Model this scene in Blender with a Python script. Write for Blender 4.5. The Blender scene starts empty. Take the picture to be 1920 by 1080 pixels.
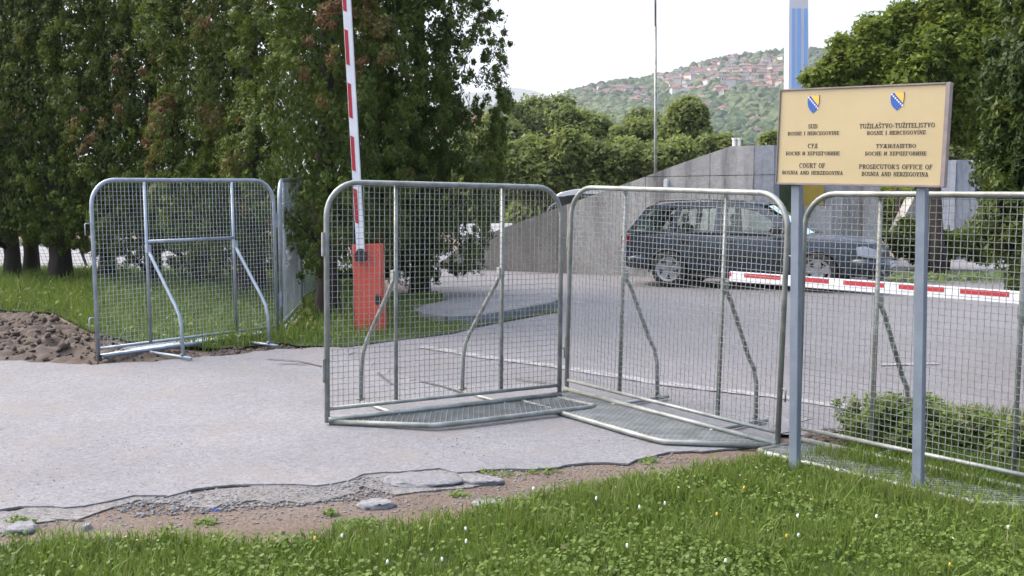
import bpy, bmesh, math, random
import numpy as np
from mathutils import Vector, Matrix, geometry, noise

R = math.radians
rng = np.random.default_rng(7)
random.seed(7)
sc = bpy.context.scene
C = sc.collection

# ------------------------------------------------------------------ camera, world, sun, exposure
EYE = 1.66
F = 2000.0                       # focal length in pixels of the 1920 px wide frame
PITCH = math.atan(152 / F)
cam_d = bpy.data.cameras.new('camera')
cam_d.sensor_width = 36; cam_d.lens = 36 * F / 1920
cam_d.clip_start = 0.1; cam_d.clip_end = 12000
cam = bpy.data.objects.new('camera', cam_d); C.objects.link(cam)
cam.location = (0, 0, EYE); cam.rotation_euler = (R(90) - PITCH, 0, 0)
sc.camera = cam

SUN_EL, SUN_AZ = 52.0, -72.0     # azimuth clockwise from +Y (the view direction)
w = bpy.data.worlds.new('World'); sc.world = w; w.use_nodes = True
nt = w.node_tree; nt.nodes.clear()
sky = nt.nodes.new('ShaderNodeTexSky'); sky.sky_type = 'NISHITA'; sky.sun_disc = False
sky.sun_elevation = R(SUN_EL); sky.sun_rotation = R(SUN_AZ)
sky.air_density = 1.0; sky.dust_density = 9.0; sky.ozone_density = 1.0; sky.altitude = 500
bg = nt.nodes.new('ShaderNodeBackground'); bg.inputs[1].default_value = 0.15
out = nt.nodes.new('ShaderNodeOutputWorld')
nt.links.new(sky.outputs[0], bg.inputs[0]); nt.links.new(bg.outputs[0], out.inputs[0])

sd = bpy.data.lights.new('sun', 'SUN'); sd.energy = 1.05; sd.angle = R(115); sd.color = (1.0, 0.97, 0.90)
sun = bpy.data.objects.new('sun', sd); C.objects.link(sun)
d = Vector((math.sin(R(SUN_AZ)) * math.cos(R(SUN_EL)), math.cos(R(SUN_AZ)) * math.cos(R(SUN_EL)), math.sin(R(SUN_EL))))
sun.rotation_euler = d.to_track_quat('Z', 'Y').to_euler()

sc.view_settings.view_transform = 'Standard'; sc.view_settings.look = 'None'
sc.view_settings.exposure = 1.75; sc.view_settings.gamma = 1.0
sc.view_settings.use_curve_mapping = False
sc.cycles.max_bounces = 6; sc.cycles.transparent_max_bounces = 12
sc.cycles.volume_bounces = 0; sc.cycles.use_denoising = True

# ------------------------------------------------------------------ placing things by direction from the viewpoint
cp, sp = math.cos(PITCH), math.sin(PITCH)
def ray(px, py):
    u = (px - 960) / F; v = (540 - py) / F
    return Vector((u, cp + v * sp, -sp + v * cp))
def at(px, py, Y):
    r = ray(px, py); t = Y / r.y
    return Vector((r.x * t, Y, EYE + r.z * t))

_cp = np.array([(-4.24,10.85,.085),(-2.79,12.7,.12),(-1.41,8.04,0),(.45,9.4,-.02),(1.92,7.63,-.09),(2.12,7.8,-.10),
    (3.12,6.6,-.12),(-1.55,12.5,.14),(0,5,-.08),(-3,6,-.04),(3,4.8,-.14),(2.7,18.5,.28),(5.2,17.3,.28),(-4,17,.28),(2.5,12,.10),(-7,9,.03),(6,9,-.02)])
def _base(y):
    y = np.asarray(y, float)
    return np.where(y < 18, .028 * (np.clip(y, -30, 18) - 8), .28)
_d2 = ((_cp[:, None, :2] - _cp[None, :, :2]) ** 2).sum(-1)
_S = 2.2
_wt = np.linalg.solve(np.exp(-_d2 / (2 * _S * _S)) + 0.03 * np.eye(len(_cp)), _cp[:, 2] - _base(_cp[:, 1]))
def gz(x, y):
    x = np.asarray(x, float); y = np.asarray(y, float)
    d2 = (x[..., None] - _cp[:, 0]) ** 2 + (y[..., None] - _cp[:, 1]) ** 2
    z = _base(y) + (np.exp(-d2 / (2 * _S * _S)) * _wt).sum(-1)
    return z
def G(px, py):
    r = ray(px, py); t = 5.0
    lo, hi = 1.0, 400.0
    for _ in range(50):
        m = (lo + hi) / 2
        if EYE + r.z * m - float(gz(r.x * m, r.y * m)) > 0: lo = m
        else: hi = m
    return Vector((r.x * lo, r.y * lo, float(gz(r.x * lo, r.y * lo))))

# ------------------------------------------------------------------ materials
def newmat(name):
    m = bpy.data.materials.new(name); m.use_nodes = True
    n = m.node_tree; p = n.nodes['Principled BSDF']
    return m, n, p
def L(n, a, b): n.links.new(a, b)
def coords(n, scale=(1, 1, 1), world=True):
    t = n.nodes.new('ShaderNodeNewGeometry') if world else n.nodes.new('ShaderNodeTexCoord')
    mp = n.nodes.new('ShaderNodeMapping'); mp.inputs['Scale'].default_value = scale
    L(n, t.outputs['Position'] if world else t.outputs['Object'], mp.inputs[0])
    return mp.outputs[0]
def nz(n, co, scale, detail=4, rough=.6):
    t = n.nodes.new('ShaderNodeTexNoise'); t.inputs['Scale'].default_value = scale
    t.inputs['Detail'].default_value = detail; t.inputs['Roughness'].default_value = rough
    L(n, co, t.inputs['Vector']); return t.outputs['Fac']
def ramp(n, fac, stops):
    r = n.nodes.new('ShaderNodeValToRGB'); e = r.color_ramp.elements
    while len(e) < len(stops): e.new(0.5)
    for i, (p, c) in enumerate(stops):
        e[i].position = p; e[i].color = (*c, 1) if len(c) == 3 else c
    L(n, fac, r.inputs[0]); return r.outputs[0]
def mix(n, fac, a, b, mode='MIX'):
    m = n.nodes.new('ShaderNodeMix'); m.data_type = 'RGBA'; m.blend_type = mode
    if isinstance(fac, (int, float)): m.inputs[0].default_value = fac
    else: L(n, fac, m.inputs[0])
    for k, v in ((6, a), (7, b)):
        if isinstance(v, tuple): m.inputs[k].default_value = (*v, 1)
        else: L(n, v, m.inputs[k])
    return m.outputs[2]
def bump(n, p, h, strength, dist=.01):
    b = n.nodes.new('ShaderNodeBump'); b.inputs['Strength'].default_value = strength
    b.inputs['Distance'].default_value = dist
    L(n, h, b.inputs['Height']); L(n, b.outputs[0], p.inputs['Normal'])
def simple(name, c1, c2=None, scale=6, rough=.6, metal=0, bmp=0, bscale=40, sc3=(1, 1, 1), world=False, lo=.35, hi=.65):
    m, n, p = newmat(name)
    co = coords(n, sc3, world)
    if c2 is None: c2 = tuple(x * .8 for x in c1)
    col = ramp(n, nz(n, co, scale), [(lo, c1), (hi, c2)])
    L(n, col, p.inputs['Base Color'])
    p.inputs['Roughness'].default_value = rough; p.inputs['Metallic'].default_value = metal
    if bmp: bump(n, p, nz(n, co, bscale), bmp)
    return m

M = {}
M['galv'] = simple('galvanised_steel', (.32, .34, .33), (.19, .205, .19), 7, .5, .45, .15, 60)
M['galv_new'] = simple('bright_galvanised_steel', (.36, .42, .48), (.26, .31, .36), 9, .45, .45, .1, 60)
M['wire'] = simple('galvanised_wire', (.29, .31, .305), (.20, .21, .20), 5, .5, .35)
M['wire_new'] = simple('bright_wire', (.36, .41, .44), (.26, .30, .32), 5, .45, .35)
M['lit_tube'] = simple('zinc_tinted_as_yellow_lit', (.72, .60, .36), (.6, .5, .3), 5, .4, .2)  # yellow light falling on the base rails is put into their colour
M['black_rubber'] = simple('black_rubber', (.015, .015, .016), (.025, .025, .025), 8, .7)
M['red_paint'] = simple('red_paint', (.42, .018, .03), (.34, .02, .03), 6, .45)
M['white_paint'] = simple('white_paint', (.70, .72, .76), (.60, .62, .66), 3, .4)
M['orange'] = simple('orange_red_paint', (.56, .075, .042), (.47, .085, .05), 4, .5, 0, .05, 30, lo=.4, hi=.7)
M['post_grey'] = simple('grey_painted_steel', (.19, .23, .28), (.15, .18, .23), 7, .5, .2, .05, 40)
M['sign_frame'] = simple('taupe_metal', (.26, .22, .21), (.20, .17, .17), 14, .5, .2)
m, n, p = newmat('cream_sign_face'); co = coords(n, (1, 1, 1), False)
L(n, mix(n, ramp(n, nz(n, co, 90, 2), [(.72, (0, 0, 0)), (.76, (.5, .5, .5))]), ramp(n, nz(n, co, 2.2), [(.3, (.46, .375, .215)), (.7, (.41, .33, .185))]), (.40, .31, .2)), p.inputs['Base Color'])
p.inputs['Roughness'].default_value = .45; M['sign_face'] = m
M['ink'] = simple('dark_lettering', (.045, .035, .03), (.03, .025, .02), 10, .6)
M['blue'] = simple('emblem_blue', (.015, .09, .38), (.015, .08, .33), 10, .5)
M['gold'] = simple('emblem_yellow', (.80, .46, .06), (.75, .42, .06), 10, .5)
M['star_white'] = simple('emblem_white', (.8, .8, .8), (.75, .75, .75), 10, .5)
M['yellow'] = simple('yellow_paint', (.42, .29, .035), (.34, .24, .04), 3, .6)
M['bark'] = simple('bark', (.05, .04, .032), (.028, .022, .018), 5, .9, 0, .8, 14, (1, 1, .18))
M['stone'] = simple('pale_stone', (.21, .215, .23), (.14, .145, .155), 12, .85, 0, .6, 40)
M['pavement'] = simple('pavement', (.20, .20, .212), (.165, .165, .172), 2.5, .9, 0, .4, 60, world=True)
M['kerbstone'] = simple('kerbstone', (.17, .19, .20), (.12, .13, .13), 6, .9, 0, .5, 30)
M['dark_crack'] = simple('crack_filling', (.06, .055, .05), (.11, .1, .09), 20, .95, 0, .6, 60)

# weathered asphalt: aggregate speckle, pale patches, dusty stains
def asphalt(name, a, b, grit, stain):
    m, n, p = newmat(name); co = coords(n)
    big = nz(n, co, .55, 5, .6)
    base = ramp(n, big, [(.32, a), (.68, b)])
    v = n.nodes.new('ShaderNodeTexVoronoi'); v.inputs['Scale'].default_value = 70; L(n, co, v.inputs['Vector'])
    sepv = n.nodes.new('ShaderNodeSeparateColor'); L(n, v.outputs['Color'], sepv.inputs[0])
    sp_ = ramp(n, sepv.outputs[0], [(0, (1 - grit,) * 3), (.5, (1, 1, 1)), (1, (1 + grit * .6,) * 3)])
    c = mix(n, 1.0, base, sp_, 'MULTIPLY')
    fine = ramp(n, nz(n, co, 16, 6, .75), [(.36, (.82, .82, .83)), (.6, (1.07, 1.07, 1.07))])
    c = mix(n, .8, c, fine, 'MULTIPLY')
    st = ramp(n, nz(n, co, 1.7, 6, .7), [(.50, (0, 0, 0)), (.70, (.6, .6, .6))])
    c = mix(n, st, c, stain)
    L(n, c, p.inputs['Base Color']); p.inputs['Roughness'].default_value = .92
    h = mix(n, .5, nz(n, co, 75, 3, .7), v.outputs['Distance'])
    bump(n, p, h, .45, .008)
    return m
M['road'] = asphalt('pale_road_asphalt', (.195, .197, .211), (.148, .150, .162), .26, (.18, .165, .15))
M['lot'] = asphalt('grey_parking_asphalt', (.14, .139, .152), (.172, .170, .184), .20, (.135, .128, .12))

m, n, p = newmat('bare_soil'); co = coords(n)
c = ramp(n, nz(n, co, 1.3, 6, .65), [(.3, (.15, .112, .085)), (.5, (.20, .15, .118)), (.7, (.215, .185, .16))])
c = mix(n, 1, c, ramp(n, nz(n, co, 45, 5, .8), [(.35, (.55, .55, .55)), (.62, (1.2, 1.2, 1.2))]), 'MULTIPLY')
L(n, c, p.inputs['Base Color']); p.inputs['Roughness'].default_value = .95
bump(n, p, nz(n, co, 30, 6, .8), 1.0, .03); M['soil'] = m
M['clod'] = simple('turned_earth', (.060, .046, .036), (.10, .08, .066), 7, .95, 0, 1.0, 22, world=True)
m, n, p = newmat('turf_ground'); co = coords(n)
c = ramp(n, nz(n, co, 3, 6, .7), [(.35, (.03, .05, .015)), (.6, (.05, .075, .022)), (.75, (.10, .085, .05))])
L(n, c, p.inputs['Base Color']); p.inputs['Roughness'].default_value = .95
bump(n, p, nz(n, co, 40, 5, .8), 1, .02); M['turf'] = m
M['gravel'] = simple('gravel_stones', (.22, .22, .235), (.12, .115, .11), 30, .9, world=True)

# concrete with board marks, vertical streaks
def concrete(name, a, b, streak):
    m, n, p = newmat(name); co = coords(n, (1, 1, 1)); cs = coords(n, (1.7, 1.7, .16)); cw = coords(n, (.6, .6, .35))
    c = ramp(n, nz(n, cw, 1.1, 5, .65), [(.35, a), (.65, b)])
    c = mix(n, ramp(n, nz(n, cs, 1.6, 6, .7), [(.48, (0, 0, 0)), (.68, (.85, .85, .85))]), c, streak)
    c = mix(n, .7, c, ramp(n, nz(n, co, 9, 6, .75), [(.35, (.78, .78, .78)), (.62, (1.1, 1.1, 1.1))]), 'MULTIPLY')
    L(n, c, p.inputs['Base Color']); p.inputs['Roughness'].default_value = .9
    bump(n, p, nz(n, co, 25, 5, .7), .5, .02)
    return m
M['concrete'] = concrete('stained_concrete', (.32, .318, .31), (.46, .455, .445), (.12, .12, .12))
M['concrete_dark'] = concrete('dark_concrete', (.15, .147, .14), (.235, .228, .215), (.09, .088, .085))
M['concrete_pale'] = concrete('pale_concrete', (.62, .62, .63), (.55, .55, .57), (.30, .32, .36))
M['concrete_blue'] = concrete('lime_streaked_concrete', (.36, .38, .42), (.28, .30, .34), (.12, .13, .14))

def leafmat(name, stops, trans=.3, rough=.55, nscale=2.0):
    m, n, p = newmat(name)
    a = n.nodes.new('ShaderNodeAttribute'); a.attribute_name = 'tint'
    co = coords(n)
    mth = n.nodes.new('ShaderNodeMath'); mth.operation = 'MULTIPLY_ADD'
    L(n, nz(n, co, nscale, 3), mth.inputs[0]); mth.inputs[1].default_value = .3; mth.inputs[2].default_value = -.15
    ad = n.nodes.new('ShaderNodeMath'); ad.operation = 'ADD'
    L(n, a.outputs['Fac'], ad.inputs[0]); L(n, mth.outputs[0], ad.inputs[1])
    c = ramp(n, ad.outputs[0], stops)
    L(n, c, p.inputs['Base Color']); p.inputs['Roughness'].default_value = rough
    p.inputs['Specular IOR Level'].default_value = .3
    t = n.nodes.new('ShaderNodeBsdfTranslucent'); L(n, mix(n, .5, c, (.10, .13, .02)), t.inputs[0])
    ms = n.nodes.new('ShaderNodeMixShader'); ms.inputs[0].default_value = trans
    o = n.nodes['Material Output']
    L(n, p.outputs[0], ms.inputs[1]); L(n, t.outputs[0], ms.inputs[2]); L(n, ms.outputs[0], o.inputs[0])
    return m
M['conifer'] = leafmat('conifer_foliage', [(0, (.030, .056, .010)), (.45, (.072, .115, .015)), (.80, (.13, .18, .024)), (.93, (.13, .095, .036)), (1, (.18, .08, .042))], .4)
M['decid'] = leafmat('broadleaf_foliage', [(0, (.13, .175, .06)), (.5, (.21, .26, .085)), (1, (.27, .32, .10))], .62)
M['decid2'] = leafmat('fresh_broadleaf_foliage', [(0, (.075, .12, .018)), (.5, (.14, .20, .026)), (1, (.22, .28, .04))], .55)
M['cypress'] = leafmat('golden_cypress_foliage', [(0, (.02, .04, .01)), (.5, (.05, .085, .014)), (1, (.10, .13, .018))], .3)
M['grass'] = leafmat('grass_blades', [(0, (.065, .12, .022)), (.5, (.145, .225, .040)), (.85, (.19, .26, .06)), (1, (.24, .24, .11))], .45, .5, 1.2)
M['hillwood'] = leafmat('hillside_wood', [(0, (.03, .055, .03)), (.5, (.05, .085, .035)), (1, (.09, .115, .045))], .0, .8, .02)
M['hillground'] = simple('hillside_meadow', (.07, .10, .045), (.12, .15, .06), .02, .9, world=True)
M['farhill'] = simple('distant_ridge', (.07, .10, .07), (.06, .09, .06), .002, .9, world=True)
for k, c in dict(wall_white=(.60, .58, .56), wall_cream=(.50, .43, .36), wall_grey=(.34, .34, .35), wall_pink=(.45, .32, .28),
                 roof_red=(.17, .08, .065), roof_brown=(.12, .08, .068), roof_grey=(.11, .11, .12), roof_orange=(.21, .115, .085)).items():
    M[k] = simple(k, c, tuple(x * .8 for x in c), .3, .85)
M['dark_window'] = simple('dark_window', (.03, .035, .04), (.05, .055, .06), 1, .2)
m, n, p = newmat('car_paint'); p.inputs['Base Color'].default_value = (.045, .055, .068, 1); p.inputs['Metallic'].default_value = .15
p.inputs['Roughness'].default_value = .32; p.inputs['Coat Weight'].default_value = .35; p.inputs['Specular IOR Level'].default_value = .3; p.inputs['Coat Roughness'].default_value = .06
L(n, ramp(n, nz(n, coords(n, (1, 1, 1), False), 5, 5), [(.35, (.026, .038, .055)), (.65, (.036, .050, .070))]), p.inputs['Base Color']); M['car'] = m
M['car_black'] = simple('black_plastic', (.018, .019, .021), (.028, .029, .03), 8, .55)
M['seat_cloth'] = simple('seat_cloth', (.05, .05, .055), (.03, .03, .035), 8, .9)
M['alloy'] = simple('alloy', (.42, .42, .43), (.34, .34, .35), 6, .35, .7)
M['tail_red'] = simple('tail_lamp', (.32, .01, .02), (.25, .01, .015), 6, .15)
M['lamp_clear'] = simple('headlamp', (.45, .52, .62), (.35, .42, .5), 6, .08, .3)
M['plate'] = simple('plate', (.62, .66, .74), (.55, .6, .68), 6, .4)
m, n, p = newmat('tinted_glass'); n.nodes.remove(p)
gl = n.nodes.new('ShaderNodeBsdfGlossy'); gl.inputs['Roughness'].default_value = .03; gl.inputs[0].default_value = (.85, .95, .92, 1)
tr = n.nodes.new('ShaderNodeBsdfTransparent'); tr.inputs[0].default_value = (.86, .93, .89, 1)
fr = n.nodes.new('ShaderNodeFresnel'); fr.inputs[0].default_value = 1.5
ms = n.nodes.new('ShaderNodeMixShader'); L(n, fr.outputs[0], ms.inputs[0]); L(n, tr.outputs[0], ms.inputs[1]); L(n, gl.outputs[0], ms.inputs[2])
L(n, ms.outputs[0], n.nodes['Material Output'].inputs[0]); M['glass'] = m

# ------------------------------------------------------------------ mesh helpers
def link(name, me, mat, parent=None, smooth=False):
    me.materials.append(mat)
    if smooth: me.polygons.foreach_set('use_smooth', [True] * len(me.polygons))
    o = bpy.data.objects.new(name, me); C.objects.link(o)
    if parent: o.parent = parent
    return o
def tag(o, label=None, cat=None, group=None, kind=None):
    if label: o['label'] = label
    if cat: o['category'] = cat
    if group: o['group'] = group
    if kind: o['kind'] = kind
    return o
def empty(name, loc=(0, 0, 0), label=None, cat=None, group=None, rz=0, mat=None):
    o = bpy.data.objects.new(name, None); C.objects.link(o); o.empty_display_size = .2
    if mat is not None: o.matrix_world = mat
    else: o.location = loc; o.rotation_euler = (0, 0, rz)
    return tag(o, label, cat, group)
def copy_tree(o, parent=None):
    c = o.copy(); C.objects.link(c)
    if parent: c.parent = parent
    for ch in list(o.children): copy_tree(ch, c)
    return c

class MB:
    def __init__(s): s.v = []; s.f = []
    def add(s, vs, fs):
        b = len(s.v); s.v += [tuple(v) for v in vs]; s.f += [tuple(b + i for i in f) for f in fs]; return s
    def box(s, x0, x1, y0, y1, z0, z1):
        return s.add([(x0,y0,z0),(x1,y0,z0),(x1,y1,z0),(x0,y1,z0),(x0,y0,z1),(x1,y0,z1),(x1,y1,z1),(x0,y1,z1)],
                     [(0,3,2,1),(4,5,6,7),(0,1,5,4),(1,2,6,5),(2,3,7,6),(3,0,4,7)])
    def tube(s, pts, r, n=8, cap=True, r1=None):
        pts = [Vector(p) for p in pts]; k = len(pts); vs = []; fs = []
        prev = None
        for i, p in enumerate(pts):
            t = ((pts[min(i + 1, k - 1)] - p).normalized() + (p - pts[max(i - 1, 0)]).normalized())
            if t.length < 1e-6: t = Vector((0, 0, 1))
            t.normalize()
            if prev is None:
                a = t.orthogonal().normalized() if abs(t.z) > .9 else t.cross(Vector((0, 0, 1))).normalized()
            else:
                a = (prev - t * prev.dot(t)).normalized()
            prev = a; b = t.cross(a)
            rr = r[i] if isinstance(r, (list, tuple)) else (r if r1 is None else r + (r1 - r) * i / (k - 1))
            for j in range(n):
                q = 2 * math.pi * j / n
                vs.append(p + (a * math.cos(q) + b * math.sin(q)) * rr)
        for i in range(k - 1):
            for j in range(n):
                fs.append((i*n+j, i*n+(j+1) % n, (i+1)*n+(j+1) % n, (i+1)*n+j))
        if cap: fs.append(tuple(range(n))[::-1]); fs.append(tuple((k-1)*n+j for j in range(n)))
        return s.add(vs, fs)
    def prism(s, poly, fn0, fn1):          # polygon (a,b) -> two faces joined
        k = len(poly); vs = [fn0(*q) for q in poly] + [fn1(*q) for q in poly]
        fs = [tuple(range(k))[::-1], tuple(range(k, 2*k))] + [(i, (i+1) % k, k+(i+1) % k, k+i) for i in range(k)]
        return s.add(vs, fs)
    def mesh(s, name):
        me = bpy.data.meshes.new(name); me.from_pydata(s.v, [], s.f); me.update(); return me
    def build(s, name, mat, parent=None, smooth=False, bevel=0, fix=True):
        me = s.mesh(name)
        if fix:
            bm = bmesh.new(); bm.from_mesh(me); bmesh.ops.recalc_face_normals(bm, faces=bm.faces)
            if bevel: bmesh.ops.bevel(bm, geom=[e for e in bm.edges if e.calc_face_angle(0) > .5], offset=bevel, segments=2, affect='EDGES')
            bm.to_mesh(me); bm.free()
        return link(name, me, mat, parent, smooth)

def arc(cx, cz, r, a0, a1, n):
    return [(cx + r * math.cos(R(a0 + (a1 - a0) * i / n)), cz + r * math.sin(R(a0 + (a1 - a0) * i / n))) for i in range(n + 1)]

def npmesh(name, V, Fq, mat, tint=None, parent=None, k=4):
    me = bpy.data.meshes.new(name)
    V = np.asarray(V, np.float32).reshape(-1, 3); Fq = np.asarray(Fq, np.int32).reshape(-1, k)
    me.vertices.add(len(V)); me.vertices.foreach_set('co', V.ravel())
    me.loops.add(Fq.size); me.loops.foreach_set('vertex_index', Fq.ravel())
    me.polygons.add(len(Fq)); me.polygons.foreach_set('loop_start', np.arange(0, Fq.size, k, dtype=np.int32))
    me.update(calc_edges=True)
    if tint is not None:
        a = me.attributes.new('tint', 'FLOAT', 'POINT'); a.data.foreach_set('value', np.asarray(tint, np.float32))
    return link(name, me, mat, parent)

def unit(a): return a / np.maximum(np.linalg.norm(a, axis=-1, keepdims=True), 1e-9)

def leaf_quads(P, N, size, tint, aspect=1.6, updir=None, fold=.15):
    """rhombic leaves at P with normals N"""
    n = len(P); rnd = rng.normal(size=(n, 3))
    if updir is not None: rnd = rnd * .55 + updir
    t = unit(rnd - N * (rnd * N).sum(-1, keepdims=True)); b = np.cross(N, t)
    s = size[:, None]
    V = np.empty((n, 4, 3))
    V[:, 0] = P - t * s * aspect * .5
    V[:, 1] = P + b * s * .5 + N * s * fold
    V[:, 2] = P + t * s * aspect * .5
    V[:, 3] = P - b * s * .5 + N * s * fold
    Fq = np.arange(n * 4).reshape(n, 4)
    return V.reshape(-1, 3), Fq, np.repeat(tint, 4)

def crown_from_lobes(name, lobes, n, size, mat, parent, up=.5, updir=None, aspect=1.6, face=None, core=.75, jitter=.5, tv=.12, sub=None, per=26, sharp=0.0, stretch=1.0):
    """lobes: (cx,cy,cz, rx,ry,rz, tint). Small sprays of leaves sit on each lobe's surface; buried sprays are dropped.
    Each spray is a ball of pointed leaves; one leaf is one triangle."""
    Lb = np.array(lobes, float); area = (Lb[:, 3] * Lb[:, 5]) ** .9; wgt = area.copy()
    if face is not None:
        c0 = Lb[:, :2].mean(0); wp = np.array(parent.matrix_basis.translation)[:2]; tc = unit(-wp)
        side = ((Lb[:, :2] - c0) * tc).sum(-1)
        wgt = wgt * np.where(side < -.3, .3, 1)
    if sub is None: sub = size * 2.2
    m_ = int(n / per * 1.5)
    idx = rng.choice(len(Lb), size=m_, p=wgt / wgt.sum())
    D = unit(rng.normal(size=(m_, 3)) + np.array([0, 0, .25]))
    rad = rng.uniform(.80, 1.08, m_)
    S = Lb[idx, 3:6].copy()
    P = Lb[idx, :3] + S * D * rad[:, None]
    if sharp: # plume: narrow towards its tip
        h = np.clip(D[:, 2], 0, 1); P[:, :2] = Lb[idx, :2] + (P[:, :2] - Lb[idx, :2]) * (1 - sharp * h[:, None])
    keep = np.ones(m_, bool)
    for j in range(len(Lb)):
        q = (P - Lb[j, :3]) / Lb[j, 3:6]
        keep &= ~(((q * q).sum(-1) < core ** 2) & (idx != j) & (rng.random(m_) < .9))
    P, D, idx = P[keep], D[keep], idx[keep]; m_ = len(P); per_ = max(4, int(n / max(m_, 1)))
    per_ = min(per_, per * 2)
    ct = Lb[idx, 6] + rng.normal(0, tv, m_); cs = sub * rng.uniform(.45, 1.6, m_)
    k = m_ * per_
    d2 = unit(rng.normal(size=(k, 3))); r2 = rng.random(k) ** .5
    Pk = np.repeat(P, per_, 0) + d2 * (np.repeat(cs, per_) * r2)[:, None] * np.array([1, 1, stretch]) + np.repeat(D, per_, 0) * (rng.random(k) ** 2 * .05 * (stretch > 1))[:, None]
    N = unit(np.repeat(D, per_, 0) * (1 - jitter) * .6 + d2 * .5 + rng.normal(size=(k, 3)) * jitter + np.array([0, 0, up]))
    t = rng.normal(size=(k, 3)) * .7 + d2 * .6
    if updir is not None: t = t * .7 + updir
    t = unit(t - N * (t * N).sum(-1, keepdims=True)); bb = np.cross(N, t)
    sz = (size * rng.uniform(.6, 1.4, k))[:, None]
    V = np.empty((k, 3, 3)); V[:, 0] = Pk - t * sz * .4 - bb * sz * .5; V[:, 1] = Pk - t * sz * .4 + bb * sz * .5; V[:, 2] = Pk + t * sz * aspect * .75
    T = np.repeat(np.repeat(ct, per_) + rng.normal(0, .07, k), 3)
    o = npmesh(name, V.reshape(-1, 3), np.arange(k * 3).reshape(-1, 3), mat, T, parent, k=3)
    o['kind'] = 'stuff'
    return o

def poly_sheet(name, poly, mat, off=0.0, cell=.35, rough=0.0, kind='structure', skirt=0.0, parent=None, jit=0.0, zf=None):
    """sheet over a ground polygon (world xy list), following the ground"""
    pts = [Vector(p[:2]) for p in poly]
    # subdivide + roughen the edge
    e = []
    for i, a in enumerate(pts):
        b = pts[(i + 1) % len(pts)]; k = max(1, int((b - a).length / max(cell * .35, .08))) if jit else max(1, int((b - a).length / cell))
        k = min(k, 60)
        for j in range(k):
            q = a.lerp(b, j / k)
            if jit: q = q + Vector((noise.noise(Vector((q.x * 3.1, q.y * 3.1, 3))), noise.noise(Vector((q.x * 3.1, q.y * 3.1, 9))))) * jit + Vector((random.uniform(-1, 1), random.uniform(-1, 1))) * jit * .45
            e.append(q)
    xs = [q.x for q in e]; ys = [q.y for q in e]
    ins = []
    x = min(xs)
    while x < max(xs):
        y = min(ys)
        while y < max(ys):
            ins.append(Vector((x + random.uniform(-.2, .2) * cell, y + random.uniform(-.2, .2) * cell))); y += cell
        x += cell
    nb = len(e)
    r = geometry.delaunay_2d_cdt(e + ins, [(i, (i + 1) % nb) for i in range(nb)], [list(range(nb))], 1, 1e-5)
    V2, Fc = r[0], r[2]
    A = np.array([(v.x, v.y) for v in V2]); z = gz(A[:, 0], A[:, 1]) + off
    if zf is not None: z = z + zf(A[:, 0], A[:, 1])
    if rough: z = z + np.array([noise.fractal(Vector((a, b, 0)) * 1.6, 1, 2, 4) for a, b in A]) * rough
    V = [(a, b, c) for (a, b), c in zip(A, z)]; Fl = [tuple(f) for f in Fc]
    if skirt:
        bm = bmesh.new(); vs = [bm.verts.new(v) for v in V]
        for f in Fl:
            try: bm.faces.new([vs[i] for i in f])
            except ValueError: pass
        ed = [q for q in bm.edges if q.is_boundary]
        ex = bmesh.ops.extrude_edge_only(bm, edges=ed)['geom']
        for q in ex:
            if isinstance(q, bmesh.types.BMVert): q.co.z -= skirt
        bmesh.ops.recalc_face_normals(bm, faces=bm.faces)
        me = bpy.data.meshes.new(name); bm.to_mesh(me); bm.free()
    else:
        me = bpy.data.meshes.new(name); me.from_pydata(V, [], Fl); me.update()
    o = link(name, me, mat, parent, smooth=not skirt)
    if kind: o['kind'] = kind
    return o

def inpoly(P, poly):
    x, y = P[:, 0], P[:, 1]; ins = np.zeros(len(P), bool); k = len(poly)
    for i in range(k):
        x0, y0 = poly[i][:2]; x1, y1 = poly[(i + 1) % k][:2]
        c = ((y0 > y) != (y1 > y)) & (x < (x1 - x0) * (y - y0) / (y1 - y0 + 1e-12) + x0)
        ins ^= c
    return ins
def sample_poly(poly, n, dens=None):
    a = np.array([p[:2] for p in poly]); lo, hi = a.min(0), a.max(0); out_ = []; c = 0
    while c < n:
        P = rng.uniform(lo, hi, (n * 2, 2)); P = P[inpoly(P, poly)]
        if dens is not None: P = P[rng.random(len(P)) < dens(P)]
        out_.append(P); c += len(P)
    return np.concatenate(out_)[:n]

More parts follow.
